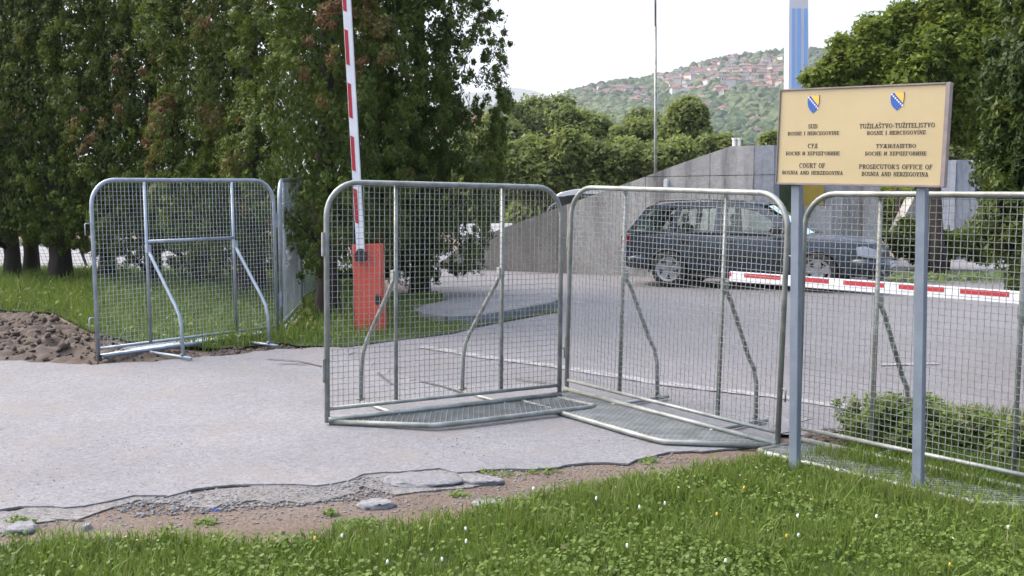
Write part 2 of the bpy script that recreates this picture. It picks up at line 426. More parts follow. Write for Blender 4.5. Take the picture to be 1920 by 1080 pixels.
def grass(name, poly, n, h0, h1, wd, label, clump=1.0, lean=.45, tint0=.45, dens=None, off=-.025):
    P = sample_poly(poly, n, dens)
    cl = np.array([noise.noise(Vector((a * 1.7, b * 1.7, 5))) for a, b in P[::8]]).repeat(8)[:len(P)] if False else None
    # clumpiness from a few sines (cheap, smooth)
    f = np.sin(P[:, 0] * 3.7 + 1.3 * np.sin(P[:, 1] * 2.9)) * np.sin(P[:, 1] * 4.3 + 1.1 * np.sin(P[:, 0] * 5.1)) + .6 * np.sin(P[:, 0] * 9.1 + P[:, 1] * 7.7)
    f = f * .25 * clump
    h = (h0 + (h1 - h0) * rng.random(len(P)) ** 1.6) * (1 + f)
    ang = rng.uniform(0, 2 * np.pi, len(P)); ld = rng.uniform(0, 2 * np.pi, len(P))
    ln = h * np.abs(rng.normal(0, lean, len(P)))
    z = gz(P[:, 0], P[:, 1]) + off
    base = np.stack([P[:, 0], P[:, 1], z], -1)
    sx = np.stack([np.cos(ang), np.sin(ang), np.zeros(len(P))], -1); l3 = np.stack([np.cos(ld), np.sin(ld), np.zeros(len(P))], -1)
    wv = wd * rng.uniform(.6, 1.5, len(P))[:, None]
    V = np.empty((len(P), 5, 3))
    V[:, 0] = base - sx * wv * .5; V[:, 1] = base + sx * wv * .5
    mid = base + l3 * (ln * .35)[:, None] + np.array([0, 0, 1]) * (h * .6)[:, None]
    V[:, 2] = mid + sx * wv * .42; V[:, 3] = mid - sx * wv * .42
    V[:, 4] = base + l3 * ln[:, None] + np.array([0, 0, 1]) * (h * rng.uniform(.85, 1, len(P)))[:, None]
    b = np.arange(len(P)) * 5
    F3 = np.stack([b, b + 1, b + 2, b, b + 2, b + 3, b + 3, b + 2, b + 4], -1).reshape(-1, 3)
    T = np.repeat(tint0 + rng.normal(0, .17, len(P)) + f * .5, 5)
    o = npmesh(name, V.reshape(-1, 3), F3, M['grass'], T, k=3)
    return tag(o, label, 'grass', kind='stuff')

def broadleaves(name, P, size, label, tint0=.5, mat='grass', hmax=.07, cat='ground cover'):
    n = len(P); z = gz(P[:, 0], P[:, 1]) - .02 + rng.random(n) * hmax
    Q = np.stack([P[:, 0], P[:, 1], z], -1)
    N = unit(rng.normal(size=(n, 3)) * .45 + np.array([0, -.25, 1.0]))
    V, Fq, T = leaf_quads(Q, N, size * rng.uniform(.6, 1.4, n), tint0 + rng.normal(0, .15, n), 1.25, None, .1)
    o = npmesh(name, V, Fq, M[mat], T)
    return tag(o, label, cat, kind='stuff')

# ------------------------------------------------------------------ ground
def far_ground():
    xs = np.concatenate([-np.geomspace(3000, 8, 26), np.linspace(-7.5, 9, 34), np.geomspace(10, 3000, 26)])
    ys = np.concatenate([[-200, -60, -20, -8, -3, 0, 2], np.linspace(3, 24, 43), np.geomspace(26, 9000, 34)])
    X, Y = np.meshgrid(xs, ys); Z = gz(X, Y) - .035
    Z = Z - .012 * np.clip(Y - 70, 0, 400) - .02 * np.clip(np.abs(X) - 60, 0, 200)
    V = np.stack([X, Y, Z], -1).reshape(-1, 3); nx, ny = len(xs), len(ys)
    i = (np.arange(ny - 1)[:, None] * nx + np.arange(nx - 1)[None]).ravel()
    o = npmesh('ground', V, np.stack([i, i + 1, i + nx + 1, i + nx], -1), M['soil'])
    o.data.polygons.foreach_set('use_smooth', [True] * len(o.data.polygons))
    o['kind'] = 'structure'
far_ground()
g2 = lambda pts: [G(*p) for p in pts]

lot = g2([(560, 655), (800, 735), (1000, 760), (1260, 800), (1500, 815), (1640, 800)]) + \
      [Vector((3.6, 7.9, 0)), Vector((5.2, 7.5, 0)), Vector((9, 9, 0)), Vector((14, 20, 0)), Vector((12, 27, 0)), Vector((-12, 40, 0)), Vector((-18, 38, 0)), Vector((-12, 26, 0))] + g2([(440, 508), (640, 512), (735, 520), (790, 560), (880, 600), (720, 636)])
poly_sheet('parking_lot', lot, M['lot'], -.006, .6, .004)
road = g2([(-260, 1000), (-100, 972), (30, 958), (130, 946), (250, 930), (330, 922), (400, 916), (480, 912), (560, 906), (650, 893), (715, 884), (800, 884), (880, 884), (980, 878), (1100, 868), (1180, 860), (1262, 848), (1340, 838), (1440, 835),
      (1490, 800), (1520, 786), (1400, 775), (1260, 757), (1100, 738), (985, 716), (900, 722), (800, 716), (700, 690), (660, 668), (640, 652), (600, 650), (535, 653), (450, 664), (380, 668), (300, 676), (180, 684), (90, 680), (0, 675), (-150, 672), (-400, 670), (-600, 800)])
poly_sheet('road', road, M['road'], 0, .3, .006, skirt=.012, jit=.12)
M['broken'] = asphalt('dark_broken_asphalt', (.11, .108, .108), (.165, .16, .158), .5, (.15, .12, .10))
poly_sheet('broken_asphalt', g2([(-120, 966), (60, 956), (160, 940), (400, 910), (560, 896), (650, 882), (760, 878), (900, 878), (900, 898), (830, 912), (740, 922), (690, 918), (640, 930), (560, 938), (470, 934), (400, 950), (300, 948), (220, 960), (120, 962), (20, 980), (-100, 985)]), M['broken'], -.009, .16, .006, skirt=.008, jit=.20)
poly_sheet('dirt_strip', g2([(-240, 960), (60, 940), (400, 905), (650, 880), (1100, 858), (1262, 840), (1440, 830), (1560, 850), (1480, 880), (1300, 900), (1000, 945), (700, 1005), (300, 1020), (-200, 1040)]), M['soil'], -.018, .2, .006)
slab = g2([(775, 583), (850, 566), (960, 560), (1035, 566), (1043, 574), (960, 590), (880, 603), (800, 600)])
poly_sheet('pavement', slab, M['pavement'], .05, .3, 0, skirt=.1, jit=.03)
grL = g2([(-400, 540), (-300, 515), (0, 508), (200, 508), (440, 512), (640, 514), (700, 525), (722, 552), (828, 552), (838, 566), (775, 584), (805, 603), (890, 606), (1040, 578), (1046, 585), (900, 612), (850, 625), (730, 640), (650, 650), (560, 650), (530, 645), (400, 655), (240, 640), (170, 622), (110, 590), (0, 582), (-300, 590)])
poly_sheet('lawn', grL, M['turf'], .012, .35, .02)
grF = g2([(-900, 1010), (-300, 1012), (0, 1018), (100, 1006), (200, 1004), (300, 998), (400, 1006), (500, 1008), (570, 1010), (640, 986), (760, 978), (860, 960), (930, 942), (1000, 922), (1150, 900), (1300, 878), (1400, 862), (1490, 858), (1560, 850), (1610, 835), (1640, 800), (1700, 775)]) + \
      [Vector((3.75, 7.85, 0)), Vector((5.6, 7.4, 0)), Vector((6, 4, 0)), Vector((3, 2.5, 0)), Vector((-5, 2.5, 0))]
poly_sheet('grass_verge', grF, M['turf'], -.02, .3, .015)
# kerb of the island
kb = g2([(790, 601), (840, 608), (890, 606), (960, 594), (1010, 584), (1040, 576), (1044, 570)])
kerb = empty('kerb', kb[0], 'low dark kerb curving round the tip of the pavement island', 'kerb')
for i in range(len(kb) - 1):
    a, b = kb[i], kb[i + 1]; dd = (b - a); k = max(1, round(dd.length / .9))
    for j in range(k):
        q0 = a.lerp(b, (j + .015) / k); q1 = a.lerp(b, (j + .985) / k)
        t = (q1 - q0).normalized(); nn = Vector((-t.y, t.x, 0)) * .07
        if nn.y < 0: nn = -nn
        m_ = MB(); pr = [q0 - nn, q1 - nn, q1 + nn, q0 + nn]
        m_.add([p_ + Vector((0, 0, -.05)) for p_ in pr] + [p_ + Vector((0, 0, .105)) for p_ in pr], [(0,3,2,1),(4,5,6,7),(0,1,5,4),(1,2,6,5),(2,3,7,6),(3,0,4,7)])
        o = m_.build('kerbstone', M['kerbstone'], kerb, bevel=.012); o.matrix_parent_inverse = kerb.matrix_world.inverted() if False else Matrix.Translation(-kb[0])
# worn white line on the parking lot
def strip(name, pts, wd, mat, off, kind='structure', seg=14):
    P = g2(pts); V = []; Fc = []
    fine = []
    for i in range(len(P) - 1):
        for j in range(seg): fine.append(P[i].lerp(P[i + 1], j / seg))
    fine.append(P[-1])
    for i, q in enumerate(fine):
        t = (fine[min(i + 1, len(fine) - 1)] - fine[max(i - 1, 0)]).normalized(); nn = Vector((-t.y, t.x, 0))
        ww = wd * (.55 + .45 * noise.noise(Vector((i * .9, 0, 3)))) if kind == 'crack' else wd * (.9 + .25 * random.random())
        for s_ in (-.5, .5):
            v = q + nn * ww * s_; V.append((v.x, v.y, float(gz(v.x, v.y)) + off))
    for i in range(len(fine) - 1): Fc.append((2*i, 2*i+1, 2*i+3, 2*i+2))
    me = bpy.data.meshes.new(name); me.from_pydata(V, [], Fc); o = link(name, me, mat); o['kind'] = 'structure'; return o
m, n, p = newmat('worn_line_paint'); co = coords(n)
L(n, ramp(n, nz(n, co, 14, 6, .8), [(.42, (.17, .168, .178)), (.60, (.30, .30, .31))]), p.inputs['Base Color']); p.inputs['Roughness'].default_value = .9; M['line'] = m
strip('road_marking', [(790, 650), (900, 668), (1050, 688), (1250, 720), (1450, 742), (1620, 768)], .15, M['line'], .004)
strip('road_marking', [(1650, 684), (1760, 682)], .09, M['line'], .004)
for cr in ([(786, 716), (815, 722), (850, 732), (872, 740)], [(965, 712), (1000, 716), (1045, 722)], [(708, 700), (735, 722)], [(520, 684), (545, 683), (575, 685)], [(500, 674), (560, 678), (610, 690)]):
    strip('road_crack', cr, .05, M['dark_crack'], .010, 'crack', 8)

# turned earth mound on the left
def mound():
    xs = np.linspace(-8.2, -2.6, 170); ys = np.linspace(10.2, 15.4, 150); X, Y = np.meshgrid(xs, ys)
    base = gz(X, Y)
    edge = G(0, 672).y
    t0 = np.clip((Y - 10.75 - .05 * (X + 6) * 0) / .5, 0, 1)
    lim = np.interp(X, [-8.2, -7.2, -6.2, -5.0, -4.3, -3.4, -2.6], [15.2, 15.0, 14.6, 12.9, 12.0, 11.9, 11.9])
    t1 = np.clip((lim - Y) / .6, 0, 1); t2 = np.clip((-2.9 - X) / .9, 0, 1)
    amp = np.interp(X, [-8.2, -5.6, -4.6, -4.0, -2.6], [.12, .13, .12, .05, .03])
    nf = np.array([[noise.fractal(Vector((x * 2.4, y * 2.4, 0)), .8, 2.1, 6) for x in xs] for y in ys])
    rd = np.array([[abs(noise.noise(Vector((x * 5, y * 7, 4)))) for x in xs] for y in ys])
    Z = base - .06 + t0 * t1 * t2 * (amp * (.75 + .5 * nf) + .16 * (rd - .2) * np.clip(amp * 6, 0, 1)) + .03 * t0 * t1 * t2
    V = np.stack([X, Y, Z], -1).reshape(-1, 3); nx, ny = len(xs), len(ys)
    i = (np.arange(ny - 1)[:, None] * nx + np.arange(nx - 1)[None]).ravel()
    o = npmesh('earth_mound', V, np.stack([i, i + 1, i + nx + 1, i + nx], -1), M['clod'])
    tag(o, 'low heap of freshly turned brown earth beside the road', 'earth', kind='stuff')
    Vs = []; Fs = []
    ico = bmesh.new(); bmesh.ops.create_icosphere(ico, subdivisions=1, radius=1); iv = np.array([v.co[:] for v in ico.verts]); fi = np.array([[v.index for v in f.verts] for f in ico.faces]); ico.free()
    for k in range(1700):
        x = rng.uniform(-7.6, -3.2); y = rng.uniform(10.8, 13.6)
        if (x > -4.4 and y > 11.8) or (x > -5.6 and y > 12.7): continue
        xi = np.argmin(abs(xs - x)); yi = np.argmin(abs(ys - y)); s = rng.uniform(.010, .042) * (1 if x < -4.3 else .5)
        v = iv * (1 + rng.normal(0, .42, iv.shape)) * s * rng.uniform(.5, 1.4, 3) + (x, y, Z[yi, xi] + s * .2)
        Fs.append(fi + len(Vs) * len(iv)); Vs.append(v)
    o = npmesh('earth_clods', np.concatenate(Vs), np.concatenate(Fs), M['clod'], k=3)
    tag(o, 'loose clods of brown earth lying on the heap', 'earth', kind='stuff')
    return ico
mound()

# gravel along the broken road edge
def scatter_stones(name, poly, n, s0, s1, mat, label, cat='gravel', flat=.6):
    b = bmesh.new(); bmesh.ops.create_icosphere(b, subdivisions=1, radius=1); iv = np.array([v.co[:] for v in b.verts]); fi = np.array([[v.index for v in f.verts] for f in b.faces]); b.free()
    P = sample_poly(poly, n); z = gz(P[:, 0], P[:, 1]) - .03
    Vs = []; Fs = []
    for k in range(n):
        s = s0 + (s1 - s0) * rng.random() ** 3
        v = iv * (1 + rng.normal(0, .34, iv.shape)) * s * np.array([1, rng.uniform(.5, 1), flat]) + (P[k, 0], P[k, 1], z[k] + s * flat * .4)
        Vs.append(v); Fs.append(fi + k * len(iv))
    o = npmesh(name, np.concatenate(Vs), np.concatenate(Fs), mat, k=3)
    return tag(o, label, cat, kind='stuff')
edgep = g2([(-60, 975), (130, 950), (400, 920), (650, 896), (720, 886), (1100, 870), (1250, 855), (1400, 850), (1300, 880), (1000, 925), (760, 960), (560, 975), (300, 985), (0, 1010), (-100, 1010)])
scatter_stones('gravel', edgep, 2600, .003, .012, M['gravel'], 'grey gravel crumbs scattered along the broken road edge').location.z = .012
edge2 = g2([(200, 945), (400, 918), (560, 906), (650, 894), (760, 885), (720, 930), (560, 945), (420, 955), (260, 965)])
scatter_stones('asphalt_crumbs', edge2, 2600, .003, .015, simple('dark_crumbs', (.11, .11, .112), (.2, .2, .21), 30, .9, world=True), 'dark crumbled asphalt along the broken road edge').location.z = .016
lip = g2([(-100, 968), (130, 944), (400, 914), (650, 890), (715, 884), (1100, 866), (1262, 846), (1262, 852), (1100, 874), (720, 892), (650, 900), (400, 924), (130, 955), (-100, 980)])
scatter_stones('edge_gravel', lip, 1500, .003, .015, M['gravel'], 'broken asphalt grit lying along the lip of the road').location.z = .012
roadin = g2([(-100, 960), (400, 905), (700, 872), (1200, 845), (1300, 800), (1000, 790), (600, 850), (0, 800)])
scatter_stones('grit', roadin, 900, .002, .006, M['road'], 'fine loose grit lying on the pale road').location.z = .03
# bigger flat stones, each its own thing
def slabstone(px, py, wpx, hpx, h, label, mat='stone', name='flat_stone'):
    c = G(px, py); s = c.y / F; w_ = wpx * s; dpt = hpx * s / ((EYE - c.z) / c.y)
    b = bmesh.new(); bmesh.ops.create_icosphere(b, subdivisions=4, radius=1)
    for v in b.verts:
        q = v.co.copy(); a = 1 + .30 * noise.noise(q * 1.1 + Vector((px, py, 0))) + .12 * noise.noise(q * 3.5 + Vector((py, px, 0)))
        zt = max(-1, min(q.z, .38)) + .16 * noise.noise(Vector((q.x * 4, q.y * 4, px))) + .14 * noise.noise(Vector((q.x * 11, q.y * 11, px)))
        v.co = Vector((q.x * a * w_ / 2, q.y * a * dpt / 2, zt * h * 1.5))
    for f in b.faces: f.smooth = True
    me = bpy.data.meshes.new(name); b.to_mesh(me); b.free()
    o = link(name, me, M[mat]); o.location = (c.x, c.y, c.z - .008)
    return tag(o, label, 'stone')
slabstone(790, 899, 150, 26, .035, 'largest broken slab of grey asphalt lying at the road edge', 'road', 'asphalt_slab')
slabstone(905, 900, 75, 12, .035, 'small piece of broken asphalt right of the largest slab', 'road', 'asphalt_slab')
slabstone(706, 944, 70, 13, .035, 'flat pale grey stone lying on bare dirt in front of the largest slab')
slabstone(918, 943, 66, 14, .03, 'pale grey stone half sunk at the tip of the grass')
slabstone(40, 990, 58, 20, .04, 'pale flat stone on the dirt near the left grass corner')
slabstone(162, 987, 15, 9, .03, 'small white pebble on dirt above the tall grass stalk')
# blue scrap
c = G(405, 952); b_ = MB().box(-.03, .03, -.009, .009, 0, .012).build('blue_lighter', simple('blue_plastic', (.02, .08, .5), (.02, .07, .4), 5, .3), bevel=.004)
b_.location = (c.x, c.y, c.z - .02); b_.rotation_euler = (0, 0, -.35); tag(b_, 'small bright blue piece of plastic litter on the gravel', 'litter')

# ------------------------------------------------------------------ grass
def dF(P):  # thin near the front edge of the verge
    return np.ones(len(P))
grF_in = g2([(-520, 1022), (-200, 1022), (0, 1022), (100, 1012), (200, 1010), (300, 1004), (400, 1012), (570, 1014), (650, 992), (760, 983), (860, 966), (930, 946), (1000, 926), (1150, 904), (1300, 882), (1400, 864), (1490, 860), (1600, 880), (1720, 905), (1930, 950), (2050, 970)]) + [Vector((4.2, 4.4, 0)), Vector((2.7, 4.2, 0)), Vector((-4.3, 4.2, 0))]
grass('grass', grF_in, 70000, .035, .12, .006, 'short green grass of the verge in front of the sign', dens=dF)
grass('tall_grass', g2([(880, 985), (1150, 915), (1400, 870), (1500, 862), (1600, 890), (1740, 925), (1930, 960), (1930, 1040), (1000, 1060)]), 7000, .07, .17, .007, 'longer grass blades round the sign posts', tint0=.6, lean=.35)
grass('grass', g2([(1500, 860), (1600, 845), (1640, 800), (1760, 772), (1930, 790), (1930, 945), (1720, 900), (1600, 878)]), 17000, .05, .17, .007, 'grass growing behind and under the right mesh panel')
grass('dry_stalks', grF_in, 900, .08, .20, .003, 'thin pale dry stalks among the verge grass', tint0=1.0, lean=.6)
grass('weeds', grF_in, 2600, .05, .13, .016, 'broad leaf blades of plantain among the verge grass', tint0=.35, lean=.8)
bl = sample_poly(grF_in, 22000, lambda P: .25 + .75 * (np.sin(P[:, 0] * 2.3 + np.sin(P[:, 1] * 3.1)) * np.sin(P[:, 1] * 2.7 + P[:, 0]) > 0))
broadleaves('clover', bl, .019, 'small round clover leaves among the verge grass', .5, hmax=.09)
bl = sample_poly(g2([(620, 992), (700, 985), (760, 978), (680, 970), (625, 975)]), 700)
broadleaves('weeds', bl, .012, 'sparse green weeds on the bare dirt strip', .4, hmax=.03)
for (a, b, w_, h_) in ((930, 886, 60, 8), (1020, 882, 45, 6), (1215, 862, 22, 8), (385, 976, 26, 8), (40, 975, 34, 7), (620, 960, 16, 5), (860, 925, 26, 6)):
    q = [(a - w_, b), (a, b - h_), (a + w_, b), (a, b + h_)]
    broadleaves('weeds', sample_poly(g2(q), 90), .017, 'low weeds growing at the broken road edge', .5, hmax=.03)
grLin = g2([(-200, 600), (-300, 513), (0, 509), (440, 513), (640, 517), (700, 528), (700, 645), (650, 651), (560, 651), (530, 646), (400, 656), (240, 641), (170, 623), (110, 591), (0, 583)])
grass('grass', grLin, 46000, .10, .28, .012, 'green grass under the conifers behind the left panels', tint0=.5)
grass('grass', g2([(700, 560), (722, 554), (825, 554), (836, 566), (775, 588), (805, 604), (885, 606), (850, 622), (730, 636), (690, 640)]), 12000, .05, .14, .010, 'grass round the orange barrier housing', tint0=.5)
broadleaves('clover', sample_poly(grLin, 5000), .05, 'broad leaved weeds in the grass under the conifers', .5, hmax=.16)
# flowers
def flower(name, kind):
    root = empty(name)
    m_ = MB()
    if kind == 'daisy':
        for k in range(8):
            a = k * math.pi / 4
            m_.add([(0, 0, 0), (.011 * math.cos(a - .3), .011 * math.sin(a - .3), .001), (.015 * math.cos(a), .015 * math.sin(a), .002), (.011 * math.cos(a + .3), .011 * math.sin(a + .3), .001)], [(0, 1, 2, 3)])
        o = m_.build('petals', M['star_white'], root, fix=False); o.location = (0, 0, .1)
        MB().tube([(0, 0, .099), (0, 0, .105)], .004, 6).build('flower_eye', M['gold'], root)
    else:
        b = bmesh.new(); bmesh.ops.create_icosphere(b, subdivisions=2, radius=.014)
        for v in b.verts: v.co *= random.uniform(.85, 1.15)
        me = bpy.data.meshes.new('flower_head'); b.to_mesh(me); b.free()
        o = link('flower_head', me, M['star_white'] if kind == 'clover' else M['gold'], root); o.location = (0, 0, .12 if kind == 'clover' else .1)
    MB().tube([(0, 0, 0), (.004, 0, .06), (0, 0, .1 if kind != 'clover' else .12)], .0015, 4).build('stem', M['grass'], root)
    return root
protos = {}
def place_flower(kind, name, px, py, label, group):
    c = G(px, py + 20)
    if kind not in protos: protos[kind] = o = flower(name, kind)
    else: o = copy_tree(protos[kind])
    o.location = (c.x, c.y, c.z - .02 + .03); o.rotation_euler = (random.uniform(-.2, .2), random.uniform(-.2, .2), random.uniform(0, 6)); o.scale = (.42, .42, .8)
    tag(o, label, 'flower', group)
for px, py in ((1490, 983), (1492, 1020), (875, 1008), (640, 1023), (835, 1068), (1115, 950), (1196, 966), (1361, 1072), (870, 1035), (1247, 957), (722, 1074), (1180, 1043), (994, 930), (1640, 984), (1886, 1003)):
    place_flower('clover', 'clover_flower', px, py, 'round white clover head standing in the verge grass', 'white clover heads in the verge grass')
for px, py in ((1365, 877), (1420, 882), (1433, 885), (1470, 897), (1400, 907), (1455, 914), (1388, 896), (1480, 918), (1463, 932), (1526, 944), (1330, 886), (1300, 899), (1296, 921), (238, 1019), (255, 1027), (300, 1027), (1565, 947), (1715, 993), (1020, 962), (1785, 1020), (1157, 921), (1270, 920)):
    place_flower('daisy', 'daisy', px, py, 'tiny white daisy growing in the verge grass', 'white daisies in the verge grass')
for px, py in ((1390, 922), (594, 1023), (1473, 1015), (1343, 975), (1783, 1072)):
    place_flower('yellow', 'yellow_flower', px, py, 'tiny yellow flower growing in the verge grass', 'yellow flowers in the verge grass')

# ------------------------------------------------------------------ crowd barrier panels
def mesh_wires(W, H, r, y, z0, pitch, rad, rx=.26):
    """woven square wire mesh as thin crimped wires; (x,z) panel clipped by the rounded top corners"""
    V = []; Fc = []
    def top(x):
        if x < rx: return H - rx + math.sqrt(max(0, rx * rx - (rx - x) ** 2))
        if x > W - rx: return H - rx + math.sqrt(max(0, rx * rx - (x - W + rx) ** 2))
        return H
    def wire(pts):
        b = len(V); k = 4
        for i, (x, yy, z) in enumerate(pts):
            t = Vector(pts[min(i+1, len(pts)-1)]) - Vector(pts[max(i-1, 0)]); t.normalize()
            a = t.cross(Vector((0, 1, 0))).normalized(); c = t.cross(a)
            for j in range(k):
                q = math.pi / 4 + j * math.pi / 2
                V.append(Vector((x, yy, z)) + (a * math.cos(q) + c * math.sin(q)) * rad)
        for i in range(len(pts) - 1):
            for j in range(k): Fc.append((b+i*k+j, b+i*k+(j+1) % k, b+(i+1)*k+(j+1) % k, b+(i+1)*k+j))
    nx = int((W - .03) / pitch); nzv = int((H - z0) / pitch)
    for i in range(1, nx + 1):
        x = i * pitch; zt = top(x); pts = []; j = 0; jx = random.uniform(-.0015, .0015)
        while z0 + j * pitch < zt - .01:
            pts.append((x + jx + random.uniform(-.0012, .0012), y + rad * .9 * (1 if (i + j) % 2 else -1), z0 + j * pitch)); j += 1
        pts.append((x, y, zt))
        wire(pts)
    for j in range(1, nzv + 1):
        z = z0 + j * pitch
        if z > H - .015: continue
        dx = 0 if z < H - rx else rx - math.sqrt(max(0, rx*rx - (z - H + rx) ** 2))
        pts = [(dx, y, z)]; i = 1
        while i * pitch < W - dx:
            if i * pitch > dx: pts.append((i * pitch, y + rad * .9 * (-1 if (i + j) % 2 else 1), z + random.uniform(-.0012, .0012)))
            i += 1
        pts.append((W - dx, y, z)); wire(pts)
    me = bpy.data.meshes.new('wire_mesh'); me.from_pydata(V, [], Fc); return me

def expanded_tray(poly, parent, mat, pitch=.05):
    """expanded metal sheet filling the tray outline (x,y) just above the ground: slanted flat strands meeting at bonds"""
    V = []; Fc = []; P = poly
    xs = [p_[0] for p_ in P]; ys = [p_[1] for p_ in P]
    A = []; y = min(ys) + pitch * .4; row = 0
    while y < max(ys):
        x = min(xs) + (pitch * .5 if row % 2 else 0)
        while x < max(xs): A.append((x, y)); x += pitch
        y += pitch * .8; row += 1
    A = np.array(A); A = A[inpoly(A, P)]
    t = .0035
    for (x, y) in A:
        for sg in (1, -1):
            b = len(V); x0, y0, x1, y1 = x, y - pitch * .4, x + sg * pitch * .5, y + pitch * .4
            V += [(x0 - t, y0, .020), (x0 + t, y0, .020), (x1 + t, y1, .020), (x1 - t, y1, .020), (x0 - t, y0, .033), (x0 + t, y0, .030), (x1 + t, y1, .030), (x1 - t, y1, .033)]
            Fc += [(b+4, b+5, b+6, b+7), (b, b+3, b+7, b+4), (b+1, b+5, b+6, b+2)]
    me = bpy.data.meshes.new('tray_mesh'); me.from_pydata(V, [], Fc)
    o = link('tray_mesh', me, mat, parent); o['kind'] = 'stuff'; return o

def barrier_panel(p0, p1, label, W=None, H=1.85, posts=(.6, 1.6), brace=.66, chamfer='left', new=False, crossbar=False, tray=True, hooks='right', group='crowd barrier panels', depth=.55):
    p0 = Vector(p0); p1 = Vector(p1); p0.z = float(gz(p0.x, p0.y)); p1.z = float(gz(p1.x, p1.y))
    ux = (p1 - p0); W = W or ux.length; ux.normalize(); vy = Vector((0, 0, 1)).cross(ux).normalized(); uz = ux.cross(vy)
    mt = Matrix(((ux.x, vy.x, uz.x, p0.x), (ux.y, vy.y, uz.y, p0.y), (ux.z, vy.z, uz.z, p0.z), (0, 0, 0, 1)))
    root = empty('barrier_panel', label=label, cat='barrier panel', group=group, mat=mt)
    g, wr = (M['galv_new'], M['wire_new']) if new else (M['galv'], M['wire'])
    rx = .26; r = .021
    pts = [(0, 0, .02)] + [(x, 0, z) for x, z in arc(rx, H - rx, rx, 180, 90, 8)] + [(x, 0, z) for x, z in arc(W - rx, H - rx, rx, 90, 0, 8)] + [(W, 0, .02)]
    MB().tube(pts, r, 10).build('frame', g, root, True)
    MB().tube([(0, 0, .125), (W, 0, .125)], .016, 8).build('lower_rail', g, root, True)
    MB().tube([(0, -.02, .045), (W, -.02, .045)], .022, 8).build('base_rail', g, root, True)
    me = mesh_wires(W, H - .01, r, 0, .13, .0445, .0025)
    o = link('wire_mesh', me, wr, root); o['kind'] = 'stuff'
    for x in posts:
        MB().tube([(x, .024, .13), (x, .024, H - .02)], .017, 8).build('upright', g, root, True)
        if brace:
            MB().tube([(x, .045, 1.12), (x, .12, 1.02), (x, brace - .12, .56), (x, brace - .05, .46), (x, brace - .015, .34), (x, brace, .03)], .018, 8).build('brace', g, root, True)
            MB().box(x - .025, x + .025, .02, .075, 1.08, 1.17).build('bracket', g, root, bevel=.004)
            MB().tube([(x, -.05, .022), (x, brace + .14, .022)], .016, 8).build('foot_bar', g, root, True)
            MB().tube([(x - .035, brace, .05), (x + .035, brace, .05)], .012, 6).build('bolt', M['galv'], root, True)
    if crossbar:
        MB().tube([(posts[0], .03, 1.20), (posts[1], .03, 1.20)], .018, 8).build('crossbar', g, root, True)
        MB().box(-.02, .02, -.03, .03, 0, .06).build('rubber_foot', M['black_rubber'], root)
        MB().box(W - .02, W + .02, -.035, .035, 0, .06).build('rubber_foot', M['black_rubber'], root)
    if tray:
        dpt = depth
        if chamfer == 'left': poly = [(.02, 0), (W - .06, 0), (W - .02, -dpt + .04), (W - .10, -dpt), (.78, -dpt), (.62, -dpt + .02)]
        else: poly = [(W - .02, 0), (W - .55, -dpt + .02), (W - .68, -dpt), (.10, -dpt), (.02, -dpt + .04), (.06, 0)]
        q = poly[1:] + poly[:1] if chamfer == 'left' else poly
        MB().tube([(x, y, .022) for x, y in (q if chamfer != 'left' else [poly[1]] + poly[2:] + [poly[0]])], .022, 8).build('tray_rail', g, root, True)
        expanded_tray(poly, root, wr)
    for z in (.42, 1.38):
        hk = [(W, 0, z + .03), (W + .045, 0, z + .03), (W + .05, 0, z + .025), (W + .05, 0, z - .06)] if hooks == 'right' else [(W, 0, z + .03), (W + .07, 0, z + .03), (W + .08, 0, z + .02), (W + .08, 0, z - .09)]
        MB().tube(hk, .007, 6).build('hook', g, root, True)
        MB().box(-.038, -.02, -.014, .014, z - .09, z + .09).build('hook_sleeve', g, root, bevel=.003)
    return root

P2a = (-1.41, 8.04, 0); P2b = (.415, 9.26, 0)
barrier_panel(P2a, P2b, 'mesh barrier panel in front of the orange barrier housing, linked to its right neighbour', posts=(.6, 1.6), brace=.66, chamfer='left')
barrier_panel((.49, 9.50, 0), (1.925, 7.63, 0), 'mesh barrier panel in front of the estate car, left of the sign', posts=(.66, 1.76), brace=.48, chamfer='right', depth=.62)
barrier_panel((2.115, 7.80, 0), (3.49, 6.08, 0), 'mesh barrier panel behind the sign posts, its foot tray sunk in grass', posts=(.6, 1.6), brace=.5, chamfer='right', depth=.5)
barrier_panel((-2.79, 12.62, 0), (-4.24, 10.85, 0), 'shiny bluish mesh barrier panel with a crossbar, braces facing the road', posts=(.6, 1.70), brace=.62, chamfer='right', new=True, crossbar=True, hooks='left', depth=.4)
def edge_panel(a, b, label):
    r_ = barrier_panel(a, b, label, posts=(.6, 1.6), brace=0, new=True, tray=False)
    for z, dy in ((.05, .09), (.04, .26)):
        MB().tube([(.15, -dy, z), (1.95, -dy, z)], .02, 8).build('pale_rail', M['lit_tube'], r_, True)
    return r_
edge_panel((-2.79, 12.85, 0), (-2.97, 15.0, 0), 'bluish barrier panel seen edge-on just behind the crossbar panel')
edge_panel((-3.10, 15.2, 0), (-3.05, 17.4, 0), 'farthest barrier panel, seen edge-on under the hanging conifer branches')

